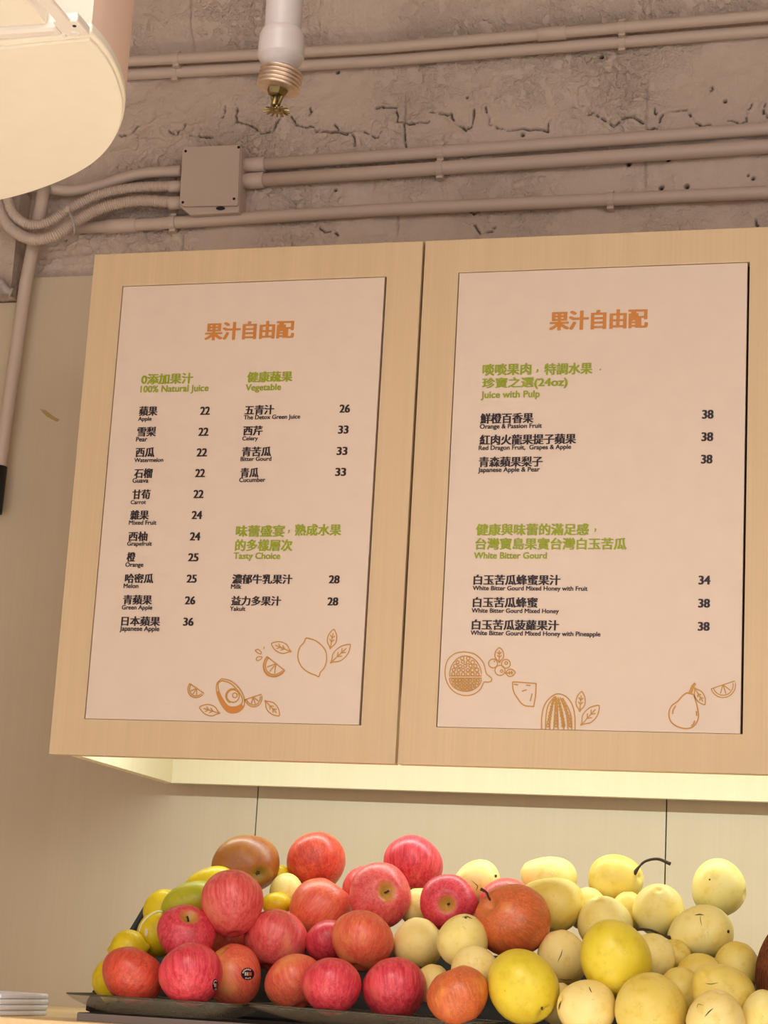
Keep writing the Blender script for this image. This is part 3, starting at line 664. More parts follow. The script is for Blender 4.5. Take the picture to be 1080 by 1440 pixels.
lathe('deflector_hub', dc, [(5*px, -2*px), (6*px, 0), (4*px, 4*px)], M_BRASS, spk, 12)

# ---------------------------------------------------------------- hanging hood at the top left
ZH = 2.40
hood = thing('hanging_hood', 'big cream rounded hood hanging at the top left, white rail along its near edge', 'hood', onZ(60, 150, ZH))
out = [(128, 46), (143, 62), (157, 82), (168, 105), (175, 130), (176, 150), (172, 172), (163, 193), (148, 213), (128, 230), (100, 246), (70, 259), (35, 271), (0, 280), (-40, 288)]
o3 = smooth_path([onZ(x, y, ZH) for x, y in out], 4)
far = o3[-1]; near_ = o3[0]; ce = np.array([-.93, (far[1]+near_[1])/2, ZH])
left = [far+np.array([-.12, -.01, 0]), far+np.array([-.22, -.08, 0]), np.array([far[0]-.26, near_[1]+.12, ZH]), np.array([near_[0]-.36, near_[1]+.02, ZH])]
outline = o3+[np.array(p) for p in left]
def slab(outl, z0, z1, name, mat, parent, sc=1., bev=0):
    c = np.mean(outl, 0); P = [np.array([c[0]+(p[0]-c[0])*sc, c[1]+(p[1]-c[1])*sc, z0]) for p in outl]; n = len(P)
    V = P+[np.array([p[0], p[1], z1]) for p in P]; Fc = [tuple(range(n)), tuple(range(2*n-1, n-1, -1))]+[(i, i+n, (i+1) % n+n, (i+1) % n) for i in range(n)]
    o = mesh_obj(name, V, Fc, mat, parent)
    bm = bmesh.new(); bm.from_mesh(o.data); bmesh.ops.recalc_face_normals(bm, faces=bm.faces); bm.to_mesh(o.data); bm.free()
    if bev: md = o.modifiers.new('bevel', 'BEVEL'); md.width = bev; md.segments = 3; md.limit_method = 'ANGLE'
    return o
slab(outline, ZH+.006, ZH+.30, 'hood_shell', M_HOODSIDE, hood, .992)
slab(outline, ZH, ZH+.012, 'hood_rim', M_HOOD, hood, 1.0, .003)
slab(outline, ZH-.0035, ZH, 'diffuser_panel', M_HOOD, hood, .962, .0008)
# lamp tray along the near straight edge
nr = onZ(126, 46, ZH); nl = onZ(-60, 58, ZH)
dx = (nl-nr); dx = dx/np.linalg.norm(dx); dn = np.array([-dx[1], dx[0], 0]); dn = -dn if dn[1] > 0 else dn
def bar(name, s0, s1, n0, n1, z0, z1, mat, bev=.002):
    P = [nr+dx*a+dn*b for a, b in ((s0, n0), (s1, n0), (s1, n1), (s0, n1))]
    V = [np.array([p[0], p[1], z]) for z in (z0, z1) for p in P]; Fc = [(0, 1, 2, 3), (7, 6, 5, 4), (0, 4, 5, 1), (1, 5, 6, 2), (2, 6, 7, 3), (3, 7, 4, 0)]
    o = mesh_obj(name, V, Fc, mat, hood); bm = bmesh.new(); bm.from_mesh(o.data); bmesh.ops.recalc_face_normals(bm, faces=bm.faces); bm.to_mesh(o.data); bm.free()
    md = o.modifiers.new('bevel', 'BEVEL'); md.width = bev; md.segments = 2; return o
bar('front_rail', .026, .5, .001, .022, ZH-.004, ZH+.02, M_RAIL, .006)
bar('lamp_tray', .035, .5, .0235, .10, ZH-.001, ZH+.02, M_HOOD, .003)
bar('corner_bracket', -.001, .026, .001, .034, ZH-.004, ZH+.006, M_RAIL, .002)
bar('corner_strap', .006, .020, .034, .10, ZH-.006, ZH-.001, M_RAIL, .002)
def hole(s, n_, r): 
    p = nr+dx*s+dn*n_; p = np.array([p[0], p[1], ZH-.0045]); lathe('bolt', p, [(r*.8, -.0015), (r, 0), (r, .003)], M_RAIL, hood, 6)
hole(.011, .009, .0055); hole(.024, .006, .0028)
p = nr+dx*.006+dn*.024; lathe('slot', np.array([p[0], p[1], ZH-.0045]), [(.0018, -.0003), (.0022, .001)], M_RUB, hood, 10)
# hangers to the ceiling
for s in (-.86, -.98): tube('hanger_rod', [np.array([s, 2.0, ZH+.29]), np.array([s, 2.0, 3.6])], .006, M_WHITE, hood, 10)

# ---------------------------------------------------------------- counter, rack, trays
ZC = 1.4130
cnt = thing('display_counter', 'pale maple counter under the fruit, only its front edge showing', 'counter', (0, 2.9, 0))
box('worktop', (-2.3, 1.4, 2.625, YW-.001, ZC-.03, ZC), M_COUNTER, cnt, .002)
box('counter_front', (-2.25, 1.35, 2.66, 2.68, 0, ZC-.03), M_COUNTER, cnt); box('counter_side', (-2.25, -2.23, 2.68, YW-.001, 0, ZC-.03), M_COUNTER, cnt); box('counter_side', (1.33, 1.35, 2.68, YW-.001, 0, ZC-.03), M_COUNTER, cnt)

ZR = 1.4245
XRK = -1.1765
rack = thing('display_rack', 'black sloping display rack carrying the fruit, grey front edge', 'rack', (-.5, 2.9, ZC))
box('rack_base', (XRK+.04, .12, 2.665, 2.85, ZC, ZR-.0005), M_RACKF, rack, .001)
mesh_obj('rack_floor', *boxes([(XRK+.04, .12, 2.668, 2.85, ZR-.0005, ZR)]), M_RACK, rack)
def quadprism(name, prof, xa, xb, mat, parent):
    n = len(prof); V = [(xa, y, z) for y, z in prof]+[(xb, y, z) for y, z in prof]
    Fc = [tuple(range(n)), tuple(range(2*n-1, n-1, -1))]+[(i, i+n, (i+1) % n+n, (i+1) % n) for i in range(n)]
    o = mesh_obj(name, V, Fc, mat, parent)
    bm = bmesh.new(); bm.from_mesh(o.data); bmesh.ops.recalc_face_normals(bm, faces=bm.faces); bm.to_mesh(o.data); bm.free(); return o
quadprism('side_plate', [(2.79, ZR), (2.79, 1.437), (2.995, 1.590), (3.01, 1.590), (3.01, ZC+.0005), (2.855, ZC+.0005)], XRK, XRK+.006, M_RACK, rack)
quadprism('sloping_board', [(2.853, ZR-.01), (2.853, ZR+.004), (3.02, 1.535), (3.035, 1.535), (3.035, 1.52)], XRK+.007, .12, M_RACK, rack)
quadprism('rear_support', [(3.005, ZC+.0005), (3.005, 1.51), (3.02, 1.51), (3.02, ZC+.0005)], XRK+.007, .12, M_RACK, rack)

def tray(name, label, xa, xb, za, zb, ya, yb, depth, inset):
    """shallow flared tray: rim rectangle, rounded walls down to a smaller floor, 1.2 mm thick"""
    o = thing(name, label, 'tray', ((xa+xb)/2, (ya+yb)/2, ZR), 'clear fruit trays')
    def ring(t, off):
        ins = inset*(t**1.6); pts = []; x0, x1, y0, y1 = xa+ins+off, xb-ins*.75-off, ya+ins*.30+off, yb-ins*.4-off
        cx, cy, hx, hy = (x0+x1)/2, (y0+y1)/2, (x1-x0)/2, (y1-y0)/2; rc = min(.03, hy*.6)
        for qx, qy, a0 in ((1, 1, 0), (-1, 1, PI/2), (-1, -1, PI), (1, -1, 1.5*PI)):
            for k in range(7):
                a = a0+k/6*PI/2; x = cx+qx*(hx-rc)+rc*math.cos(a); y = cy+qy*(hy-rc)+rc*math.sin(a); s = (x-xa)/(xb-xa)
                pts.append(np.array([x, y, (za+(zb-za)*s)*(1-t)+(ZR+.001)*t+off*.3]))
        return pts
    ts = [0, .15, .35, .6, .82, .95, 1.0]
    V, Fc = [], []
    for t in ts: V += ring(1-(1-t)**1.0 if t < 1 else 1., 0)
    # wall curve: depth follows a bowl
    n = 28; m = len(ts)
    for i in range(m-1):
        for k in range(n): k2 = (k+1) % n; Fc.append((i*n+k, i*n+k2, (i+1)*n+k2, (i+1)*n+k))
    Fc.append(tuple((m-1)*n+k for k in range(n)))
    w_ = mesh_obj('tray_wall', V, Fc, M_TRAY, o, True)
    md = w_.modifiers.new('thickness', 'SOLIDIFY'); md.thickness = .0012; md.offset = 1
    R0 = ring(0, 0); R0 = R0+[R0[0]]; tube('rim', R0, .0012, M_RIM, o, 8); return o
tray('fruit_tray', 'smoked clear plastic tray under the left apples, its pointed end reaching furthest left', -1.1604, -.8985, 1.4490, 1.4478, 2.655, 2.80, .02, .055)
tray('fruit_tray', 'clear plastic tray under the middle apples, running off the bottom of the frame', -.8950, -.5520, 1.4500, 1.4440, 2.652, 2.80, .02, .10)

# ---------------------------------------------------------------- fruit
def profile(kind, u):
    s, c = np.sin(u), np.cos(u)
    if kind == 'apple':
        R = s*(1+.075*c); Z = .88*c; R = R*(1+.05*s*s)
        Z = np.where(c > 0, Z-.30*np.exp(-(R/.24)**2)+.03*np.exp(-((R-.45)/.2)**2), Z+.17*np.exp(-(R/.20)**2))
    elif kind == 'tall':      # conical apple
        R = s*(1+.14*c); Z = 1.0*c; Z = np.where(c > 0, Z-.28*np.exp(-(R/.22)**2)+.04*np.exp(-((R-.5)/.2)**2), Z+.15*np.exp(-(R/.18)**2))
    elif kind == 'pear':      # round asian pear, gently narrower at the stem
        R = s*(1-.10*c); Z = 1.0*c; Z = np.where(c > 0, Z-.10*np.exp(-(R/.12)**2), Z+.20*np.exp(-(R/.20)**2))
    elif kind == 'neck':      # pear drawn out towards the stem
        R = s*(1-.20*c-.06*c*c); Z = 1.08*c; Z = np.where(c > 0, Z-.06*np.exp(-(R/.10)**2)+.05*c**6, Z+.16*np.exp(-(R/.2)**2))
    elif kind == 'oval':
        R = s*(1-.05*c); Z = 1.12*c; Z = np.where(c > 0, Z-.08*np.exp(-(R/.1)**2), Z+.16*np.exp(-(R/.16)**2))
    elif kind == 'lemon':
        R = s; Z = 1.08*c+np.sign(c)*.22*np.exp(-(R/.22)**2)
    elif kind == 'mango':
        R = s*(1-.12*c); Z = 1.4*c+.06*np.sign(c)*np.exp(-(R/.15)**2)
    return R, Z
def fruit_geo(kind, axis, rx, ry, seed, nu=30, nv=44):
    rs = np.random.RandomState(seed)
    u = np.linspace(0, PI, nu+1); u = u-.0*np.sin(2*u); ph = np.linspace(0, 2*PI, nv, endpoint=False)
    R, Z = profile(kind, u)
    U, PH = np.meshgrid(np.arange(nu+1), ph, indexing='ij')
    r = R[U]; z = Z[U]
    lob = 1+(.018 if kind in ('apple', 'tall') else .008)*np.cos(5*PH+rs.rand()*6)*np.where(z < 0, 1, .5)
    a = rs.rand(6)*6; amp = .03 if kind in ('apple', 'tall') else .028
    lump = 1+amp*np.cos(PH+a[0])*np.cos(1.5*z+a[1])+amp*.7*np.cos(2*PH+a[2])*np.sin(1.2*z+a[3])
    x = r*np.cos(PH)*lob*lump; y = r*np.sin(PH)*lob*lump; z = z*(1+.03*np.cos(PH+a[4])*r)
    rest = np.stack([x, y, z], -1).reshape(-1, 3)
    k = np.array(axis, float); k /= np.linalg.norm(k)
    t_ = np.array([0, 0, 1.]) if abs(k[2]) < .8 else np.array([0, 1., 0]); i_ = np.cross(t_, k); i_ /= np.linalg.norm(i_); j_ = np.cross(k, i_)
    B = np.stack([i_, j_, k])                 # rest -> (right, up, toward)
    P = rest@B; mn = P.min(0); mx = P.max(0); mid = (mn+mx)/2; half = (mx-mn)/2
    S = np.array([rx/half[0], ry/half[1], (rx+ry)/2/((half[0]+half[1])/2)])
    W = (P-mid)*S
    Rw = np.stack([AX[0], AX[1], -AX[2]]); W = W@Rw
    fn = lambda q: ((np.asarray(q, float)@B-mid)*S)@Rw
    F_ = []
    for i in range(nu):
        for jj in range(nv):
            j2 = (jj+1) % nv; F_.append((i*nv+jj, (i+1)*nv+jj, (i+1)*nv+j2, i*nv+j2))
    return W, rest, F_, fn
# id: kind, material, cx, cy, rx, ry, axis(right, up, toward), rank bonus, sink, extras, label
FR = {}
def F(i, shape, mat, cx, cy, rx, ry, axis, label, bonus=0, sink=0, stem=None, name='apple'):
    if not stem and shape in ('apple', 'tall'): axis = (axis[0], max(axis[1], .8), max(-.5, min(.08, axis[2])))
    FR[i] = dict(shape=shape, mat=mat, c=(cx, cy), r=(rx, ry), axis=axis, label=label, rank=cy+bonus, sink=sink, stem=stem, name=name)
F('a1', 'apple', 'red', 187, 1372, 43.5, 41, (.5, .75, -.4), 'red apple with orange streaks, leftmost in the left tray', 4)
F('a2', 'apple', 'crimson', 268, 1370, 45, 45.5, (-.1, .8, -.6), 'crimson apple second from left in the left tray, dark sticker on its right edge', 12)
F('a3', 'tall', 'orange', 327, 1372, 40, 44, (-.5, .85, .05), 'orange-red apple with a round dark sticker facing out', 0)
F('a4', 'apple', 'crimson', 262, 1312, 41.5, 38, (.2, .78, .52), 'crimson apple with its hollow tipped up, above the two leftmost tray apples', 0, stem='nub')
F('a5', 'tall', 'pink', 326.5, 1269.5, 44, 47, (-.1, .8, -.5), 'pinkish red apple directly below the olive-brown one', 0)
F('a6', 'apple', 'olive', 345.5, 1216, 47.5, 42, (-.50, .18, -.85), 'olive-brown apple topping the left end of the heap, hollow facing out', 0, stem='calyx')
F('a7', 'apple', 'red', 444.5, 1212.5, 41.5, 44, (-.12, .62, -.70), 'dark red apple at the heap top, hollow facing down, right of the olive-brown one', 0, stem='calyx')
F('a8', 'tall', 'orange', 451.5, 1277, 44.5, 42, (.6, .75, -.2), 'orange-pink apple with a yellow bottom, below the dark red top apple', 2)
F('a9', 'apple', 'pink', 388, 1322, 45.5, 44.5, (.2, .7, -.7), 'rosy pink round apple in the middle of the left heap, above the gap between trays', 0)
F('a10', 'apple', 'orange', 413, 1381, 41, 40, (-.3, .8, -.5), 'orange-pink apple at the left end of the middle tray, partly behind its neighbour', 0)
F('a11', 'apple', 'crimson', 466, 1387, 42.5, 41, (.1, .7, -.7), 'crimson apple with a yellow base, second in the middle tray', 8)
F('a12', 'apple', 'crimson', 554.5, 1390, 45.5, 44.5, (-.1, .85, -.5), 'large crimson-red apple in the middle tray beside the streaky orange one', 6)
F('a13', 'apple', 'orange', 510, 1323, 44, 43.5, (.2, .7, -.6), 'orange-blushed pink apple above the middle tray, left of the cream pears', 4)
F('a14', 'apple', 'crimson', 463, 1324, 34, 31, (-.2, .8, -.5), 'deep crimson apple squeezed behind the orange-blushed one', -14, .01)
F('a15', 'apple', 'pink', 535, 1259, 43.5, 45.5, (.28, .30, .88), 'pink-red apple with a yellow hollow facing out, near the centre of the heap', 0, stem='nub')
F('a16', 'apple', 'pink', 511, 1249, 30, 32, (-.3, .8, -.5), 'rosy apple mostly hidden behind the one with the yellow hollow', -18, .02)
F('a17', 'apple', 'crimson', 581, 1217, 42, 43.5, (.1, .8, -.6), 'crimson-pink apple at the top right of the apple heap, hollow hidden', 0)
F('a18', 'apple', 'crimson', 631, 1269.5, 40.5, 40, (-.12, .13, .97), 'crimson apple with its deep stem hollow facing straight out', 4, stem='nub')
F('a19', 'tall', 'striped', 721, 1294.5, 54, 50.5, (-.72, .55, .38), 'largest apple, red streaked with orange, lying on the pears with its stem out', 24, stem='stem')
F('a20', 'apple', 'pink', 712, 1269, 38, 35, (.1, .8, -.5), 'pink apple peeping out behind the largest streaky apple', -4, .02)
F('a21', 'apple', 'striped', 643.5, 1399, 43.5, 41.5, (-.3, .85, -.2), 'orange-red striped apple at the right end of the middle tray', 10)
F('a22', 'apple', 'orange', 324, 1322, 32, 30, (-.3, .8, -.3), 'shaded orange apple deep between the sticker apple and the rosy ones', -36, .03)
PR = dict(name='pear')
F('p1', 'pear', 'tan', 587, 1327.5, 35.5, 36.5, (.1, .9, -.3), 'smooth round cream pear between two pink apples and the crimson hollow', 0, **PR)
F('p2', 'pear', 'cream', 650, 1323, 36, 37.5, (.3, .9, .1), 'cream pear with a dark scratch on top, left of the largest apple', -4, **PR)
F('p3', 'pear', 'tan', 668, 1364, 34, 34, (-.2, .9, -.2), 'pale tan pear behind the striped apple and below the largest one', -26, .01, **PR)
F('p4', 'pear', 'tan', 607, 1384, 27, 28, (.2, .9, -.2), 'sliver of a pale pear behind the striped tray apple', -30, .02, **PR)
F('p5', 'neck', 'cream', 671, 1243, 33, 34, (-.7, .1, .3), 'cream pear at the back left of the pears, behind the crimson hollow', -2, **PR)
F('p6', 'neck', 'cream', 772, 1239, 40, 34, (-.8, .4, -.1), 'cream pear at the back, lying on its side above the elongated golden one', -2, **PR)
F('p7', 'neck', 'gold', 777, 1273, 44, 38, (-.85, .5, -.1), 'elongated golden pear touching the right side of the largest apple', 2, **PR)
F('p8', 'pear', 'cream', 826, 1279, 29, 31, (.2, .9, -.2), 'small cream pear tucked behind the one with the grey bruise', -12, .01, **PR)
F('p9', 'pear', 'cream', 851, 1297, 39, 37, (-.3, .9, .1), 'cream pear with a grey bruise, above the big vivid yellow one', 2, **PR)
F('p10', 'pear', 'gold', 866, 1238, 39, 36, (.66, .18, .52), 'golden pear at the back with a long curved stem pointing right', 0, stem='long1', **PR)
F('p11', 'pear', 'cream', 926, 1279, 36.5, 36.5, (-.08, .82, .5), 'cream pear with an open hollow on top, under the long stem', 0, **PR)
F('p12', 'pear', 'cream', 1010.5, 1248.5, 38, 41, (.8, -.1, .4), 'cream pear standing highest at the right end of the heap', 0, **PR)
F('p13', 'neck', 'cream', 984, 1310, 47, 37.5, (-.85, -.2, .35), 'wide cream pear with its stem pointing left, below the highest right one', 2, stem='long2', **PR)
F('p14', 'oval', 'vivid', 866.5, 1348, 50, 54, (-.45, .85, -.1), 'large vivid yellow oval fruit in the middle of the pears', 22, name='yellow_melon')
F('p15', 'pear', 'cream', 916, 1347, 33, 34, (-.35, .45, .6), 'cream pear half hidden on the right of the vivid yellow oval fruit', -14, **PR)
F('p16', 'pear', 'tan', 791, 1348, 36.5, 40, (-.2, .9, -.2), 'tan pear with a long brown scratch, between the two vivid yellow fruits', -8, **PR)
F('p17', 'oval', 'vivid', 736, 1387, 50.5, 51.5, (-.52, .50, -.62), 'large vivid yellow oval fruit at the bottom beside the striped apple, its blossom end low', 22, name='yellow_melon', stem='calyxb')
F('p18', 'pear', 'tan', 824.5, 1419, 41.5, 40.5, (-.8, .3, .2), 'tan pear at the bottom edge between the two biggest yellow fruits', 6, **PR)
F('p19', 'oval', 'gold', 915, 1419, 50.5, 50, (0, .9, -.3), 'big smooth golden pear at the bottom edge, below the vivid yellow oval', 14, **PR)
F('p20', 'pear', 'gold', 983, 1371, 33, 31, (-.12, -.25, -.9), 'golden pear with a dark hollow facing out, under the wide cream one', -4, stem='calyx', **PR)
F('p21', 'pear', 'gold', 958, 1393, 32, 33, (-.2, .9, -.2), 'golden pear wedged right of the big smooth one', -2, **PR)
F('p22', 'neck', 'gold', 1017, 1396, 44.5, 41, (-.6, .7, .1), 'golden pear lying above the bottom right scratched one', 0, **PR)
F('p23', 'pear', 'tan', 1006.5, 1434, 41.5, 41, (.1, .9, .1), 'tan pear with a dark scratch at the bottom edge near the right', 12, **PR)
F('p24', 'pear', 'gold', 1036, 1359, 33, 35, (.2, .9, -.1), 'greenish golden pear at the right, beside the coconut', -6, **PR)
F('p25', 'pear', 'cream', 1073, 1429, 31, 37, (.2, .9, -.1), 'pale pear at the bottom right corner below the coconut', 0, **PR)
F('p26', 'pear', 'gold', 948, 1346, 25, 25, (0, .9, -.2), 'shaded pear in the gap under the wide cream one', -34, .03, **PR)
F('p27', 'pear', 'gold', 884, 1281, 26, 27, (0, .9, -.2), 'shaded pear in the gap below the one with the long curved stem', -22, .02, **PR)
F('p28', 'pear', 'tan', 786, 1412, 27, 30, (0, .9, -.2), 'shaded pear between the lower vivid yellow fruit and its tan neighbour', -30, .02, **PR)
F('p29', 'pear', 'cream', 588, 1276, 27, 27, (0, .9, -.2), 'sliver of a cream pear between the two crimson apples', -26, .02, **PR)
F('p30', 'pear', 'cream', 403, 1252, 24, 24, (0, .9, .1), 'pale pear behind, between the olive-brown and dark red apples', -22, .01, **PR)
F('l1', 'lemon', 'lemon', 181, 1334, 31, 26.5, (.95, .1, .1), 'yellow lemon resting on the leftmost red apple', -2, name='lemon')
F('l2', 'lemon', 'lemon', 162, 1376, 33, 36, (.3, .9, .1), 'yellow lemon behind the leftmost red apple at the tray end', -22, .01, name='lemon')
F('l3', 'oval', 'lemon', 221, 1313, 29, 33, (.3, .8, .2), 'yellow fruit with a pale foam band behind the hollow-topped crimson apple', -14, .01, name='yellow_mango')
F('l4', 'oval', 'lemon', 229, 1279, 28, 29, (.3, .8, .2), 'yellow fruit below and left of the green one', -8, .0, name='yellow_mango')
F('l5', 'mango', 'green', 270, 1266, 43, 27, (-.9, -.25, .1), 'yellow-green lumpy guava left of the pinkish red apple', -2, name='guava')
F('l6', 'mango', 'lemon', 296, 1239, 37, 21, (-.85, -.45, .1), 'slim yellow mango at the top left behind the olive-brown apple', -8, name='yellow_mango')
F('l7', 'lemon', 'lemon', 389, 1272, 25, 17, (.95, -.1, .1), 'small lemon with its tip pointing right, between the rosy and orange-pink apples', -10, name='lemon')
F('l8', 'lemon', 'lemon', 393, 1231, 15, 15, (.7, -.6, .3), 'tiny visible end of a lemon right of the olive-brown apple', -20, .01, name='lemon')
F('coco', 'oval', None, 1134, 1368, 71, 84, (-.1, .95, .1), 'brown fibrous coconut cut off by the right edge of the frame', 60, name='coconut')

def Y0(y): return 2.735+(1398-y)*.00145
order = sorted(FR, key=lambda k: FR[k]['rank'])
placed = []
for k in order:
    f = FR[k]; cx, cy = f['c']; Y = Y0(min(cy, 1400))+f['sink']; rpx = sum(f['r'])/2
    if k == 'coco': Y = 2.76
    for _ in range(4):
        for (j, Yj) in placed:
            g_ = FR[j]; m = (g_['r'][0]+g_['r'][1])/2
            d = math.hypot(cx-g_['c'][0], cy-g_['c'][1])*Y/F_PX*1.03
            rr = (rpx+m)*Y/F_PX*.985
            if d < rr and abs(Y-Yj) < math.sqrt(rr*rr-d*d): Y = Yj-math.sqrt(rr*rr-d*d)
    placed.append((k, Y)); f['Y'] = Y
from mathutils.bvhtree import BVHTree
CAT = dict(apple='apple', pear='pear', lemon='lemon', guava='guava', yellow_mango='mango', yellow_melon='yellow fruit', coconut='coconut')
GRP = dict(apple='apples in the fruit display', pear='pears in the fruit display', lemon='lemons in the fruit display', yellow_mango='yellow mangoes at the left', yellow_melon='vivid yellow oval fruit')
def add_fruit(k, f):
    cx, cy = f['c']; C0 = onY(cx, cy, f['Y']); dist = (C0-CAM)@AX[2]; sc_ = dist/F_PX
    seed = sum(ord(c) for c in k)*7 % 1000
    big = min(f['r']) > 33
    W, rest, Fc, fn = fruit_geo(f['shape'], f['axis'], f['r'][0]*sc_, f['r'][1]*sc_, seed, 32 if big else 24, 46 if big else 32)
    me = bpy.data.meshes.new(f['name']); me.from_pydata([tuple(v) for v in W], [], Fc)
    me.materials.append(M_COCO if k == 'coco' else (A_MATS.get(f['mat']) or P_MATS[f['mat']]))
    me.polygons.foreach_set('use_smooth', [True]*len(me.polygons))
    at = me.attributes.new('rest', 'FLOAT_VECTOR', 'POINT'); at.data.foreach_set('vector', rest.astype(np.float32).ravel())
    bm = bmesh.new(); bm.from_mesh(me); bmesh.ops.remove_doubles(bm, verts=bm.verts, dist=1e-6); bmesh.ops.recalc_face_normals(bm, faces=bm.faces); bm.to_mesh(me); bm.free()
    o = bpy.data.objects.new(f['name'], me); o.location = C0; o['_o'] = tuple(float(v) for v in C0); COL.objects.link(o)
    tag(o, f['label'], CAT[f['name']], GRP.get(f['name']))
    tree = BVHTree.FromPolygons([Vector(v+C0) for v in W], Fc)
    def hit(x, y, off=.0006):
        d = ray(x, y); d = d/np.linalg.norm(d); h_, nn, _, _ = tree.ray_cast(Vector(CAM), Vector(d))
        if h_ is None: return None
        nn = nn if nn.dot(Vector(d)) < 0 else -nn
        return np.array(h_)+np.array(nn)*off
    f['hit'] = hit; f['o'] = o; s = f['stem']
    cupb = {'apple': -.69, 'pear': -.80}.get(f['shape'], -.8)
    cup = {'apple': .60, 'tall': .74, 'pear': .9, 'neck': 1.05}.get(f['shape'], .9)
    if s == 'nub': tube('stem', [C0+fn((0, 0, cup-.03)), C0+fn((.03, 0, cup+.12)), C0+fn((.07, .02, cup+.20))], [.0016, .0013, .0018], M_STEM, o, 8)
    if s == 'calyx':
        for q in range(5):
            a = q*2*PI/5; tube('calyx', [C0+fn((.02*math.cos(a), .02*math.sin(a), cupb+.03)), C0+fn((.06*math.cos(a), .06*math.sin(a), cupb-.05)), C0+fn((.03*math.cos(a+.4), .03*math.sin(a+.4), cupb-.09))], [.0012, .0009, .0003], M_STEM, o, 6)
    return fn
for k in order: add_fruit(k, FR[k])
# stems
def stem_px(k, pts, rad, toward=None):
    f = FR[k]; P = [f['hit'](*pts[0], -.003)]
    if P[0] is None: P = [onY(*pts[0], f['Y'])]
    y0 = P[0][1]; dy = toward or 0.
    for i, p in enumerate(pts[1:]): P.append(onY(*p, y0+dy*(i+1)))
    P = smooth_path(P, 6); n = len(P); tube('stem', P, [rad*(1.7-1.1*min(1, i/n*3)) if i < n*.33 else rad*(.9+.5*(i/n)**4) for i in range(n)], M_STEM, f['o'], 10)
stem_px('a19', [(690, 1267), (687, 1262), (684, 1255), (676, 1250)], .0017, -.004)
stem_px('p10', [(893, 1229), (898, 1220), (908, 1211), (925, 1208), (943, 1215)], .0021, .0)
stem_px('p13', [(943, 1319), (933, 1316), (918, 1309), (905, 1307), (894, 1307)], .0018, -.001)
def dark_pit(k, x, y, rx, ry):
    h = FR[k]['hit']; n = 12; V = []; c = h(x, y, .0003)
    for a in np.linspace(0, 2*PI, n, endpoint=False):
        q = h(x+rx*math.cos(a), y+ry*math.sin(a), .0003); V.append(q if q is not None else c)
    V.append(c); mesh_obj('blemish', V, [(i, (i+1) % n, n) for i in range(n)], M_STEM, FR[k]['o'])
dark_pit('p17', 762, 1418, 1.8, 2.6); dark_pit('p5', 697, 1232, 1.8, 2.2); dark_pit('p13', 1024, 1310, 1.8, 2.4); dark_pit('p12', 998, 1237, 1.2, 1.2); dark_pit('p2', 655, 1291, 2, .9)
def scratch(k, pts, wd=.9):
    h = FR[k]['hit']; P = []
    for a, b in zip(pts[:-1], pts[1:]):
        for i in range(4): P.append((a[0]+(b[0]-a[0])*i/4, a[1]+(b[1]-a[1])*i/4))
    P.append(pts[-1]); V = []; n = len(P)
    for i, p in enumerate(P):
        q = P[min(i+1, n-1)]; r_ = P[max(i-1, 0)]; dx_, dy_ = q[0]-r_[0], q[1]-r_[1]; L = math.hypot(dx_, dy_); ww = wd*.5*math.sin(PI*(i+.6)/(n+.2))
        for s in (1, -1):
            v = h(p[0]-dy_/L*ww*s, p[1]+dx_/L*ww*s, .0003)
            if v is None: return
            V.append(v)
    mesh_obj('scratch', V, [(2*i, 2*i+1, 2*i+3, 2*i+2) for i in range(n-1)], M_STEM, FR[k]['o'])
scratch('p13', [(977, 1287), (984, 1286), (990, 1287)], 1.6); scratch('p13', [(985, 1287), (985, 1294), (987, 1302)], .8); scratch('p18', [(828, 1388), (832, 1396)], 1.4)
scratch('p23', [(991, 1430), (997, 1423), (1003, 1418)], 1.6); scratch('p23', [(980, 1418), (982, 1412), (990, 1414)], .7); scratch('p16', [(791, 1335), (789, 1343), (784, 1353)], 1.2)
scratch('p2', [(650, 1290), (657, 1289), (664, 1292)], 1.2); scratch('p5', [(663, 1238), (672, 1246), (670, 1252)], 1.0); scratch('p22', [(992, 1383), (1000, 1384), (1010, 1382)], 1.0)
scratch('p18', [(789, 1408), (787, 1414), (786, 1420)], 2.0); scratch('p16', [(786, 1376), (795, 1378), (805, 1377)], .8)
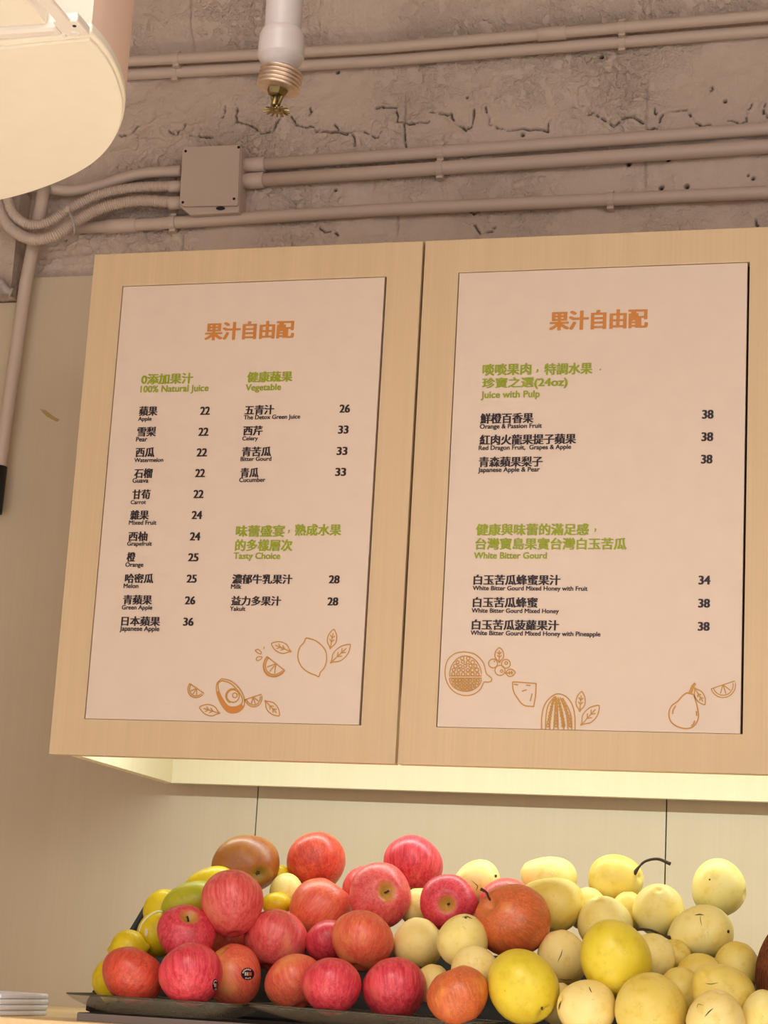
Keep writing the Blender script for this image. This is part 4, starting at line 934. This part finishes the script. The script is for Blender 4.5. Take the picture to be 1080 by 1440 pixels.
# stickers
def sticker(k, x, y, rx, ry, text_=True):
    h = FR[k]['hit']; o = FR[k]['o']
    def patch(pts, off, name, mat, par):
        P = [h(a, b, off) for a, b in pts]
        if any(p is None for p in P): return None
        c = np.mean(P, 0); n = len(P); hc = h(sum(a for a, b in pts)/n, sum(b for a, b in pts)/n, off)
        return mesh_obj(name, P+[hc if hc is not None else c], [(i, (i+1) % n, n) for i in range(n)], mat, par)
    ring = [(x+rx*math.cos(a), y+ry*math.sin(a)) for a in np.linspace(0, 2*PI, 20, endpoint=False)]
    st = patch(ring, .0005, 'sticker', M_STICK, o)
    if st is None: return
    def arc(a0, a1, r0, r1, mat, nseg=8):
        V = []
        for i in range(nseg+1):
            a = a0+(a1-a0)*i/nseg
            for r in (r0, r1): V.append(h(x+rx*r*math.cos(a), y+ry*r*math.sin(a), .0008))
        if any(v is None for v in V): return
        mesh_obj('sticker_print', V, [(2*i, 2*i+1, 2*i+3, 2*i+2) for i in range(nseg)], mat, st)
    for i in range(6): a = -PI*.95+i*.36; arc(a, a+.24, .62, .84, M_STICKW, 2)
    for i in range(3): a = .95+i*.42; arc(a, a+.28, .62, .84, M_STICKW, 2)
    for i, m in enumerate((M_STICKW, M_STICKW, M_STICKO, M_STICKO)):
        q = x+rx*(-.46+i*.27); patch([(q, y-ry*.28), (q+rx*.18, y-ry*.28), (q+rx*.18, y+ry*.28), (q, y+ry*.28)], .0009, 'sticker_print', m, st)
sticker('a3', 348, 1369.5, 9.3, 8.5); sticker('a2', 302.5, 1385, 3.8, 8.6); 
def white_dot():
    h = FR['l3']['hit']; P = [h(206+2.6*math.cos(a), 1311+6*math.sin(a), .0006) for a in np.linspace(0, 2*PI, 14, endpoint=False)]
    if all(p is not None for p in P): mesh_obj('sticker', P, [tuple(range(14))], M_STICKW, FR['l3']['o'])
white_dot()
h = FR['l3']['hit']; P = [h(x, y, .001) for x, y in sm([(196, 1312), (200, 1300), (210, 1289), (221, 1283), (232, 1283)])]
P = [p for p in P if p is not None]
if len(P) > 3: tube('foam_band', P, .0014, M_NET, FR['l3']['o'], 8)

# ---------------------------------------------------------------- paper napkins at the left edge
zc = ZC
x1 = onY(69, 1410, 2.80)[0]
for i in range(4):
    r_ = random.Random(i+2); hgt = .0078; xx = x1-r_.uniform(0, .0012); V, Fc = boxes([(xx-.16, xx, 2.635+r_.uniform(0, .003), 2.80, zc+.0002, zc+.0002+hgt-.0004)])
    o = mesh_obj('paper_napkin', V, Fc, M_PAPER, None, origin=(xx-.08, 2.72, zc)); md = o.modifiers.new('bevel', 'BEVEL'); md.width = .0030; md.segments = 4
    for p in o.data.polygons: p.use_smooth = True
    lab = ('bottom', 'second from bottom', 'second from top', 'top')[i]
    tag(o, f'{lab} sheaf in the stack of white folded napkins at the lower left', 'napkins', 'stack of folded white napkins'); zc += hgt

for o in bpy.data.objects:
    if '_o' in o: del o['_o']
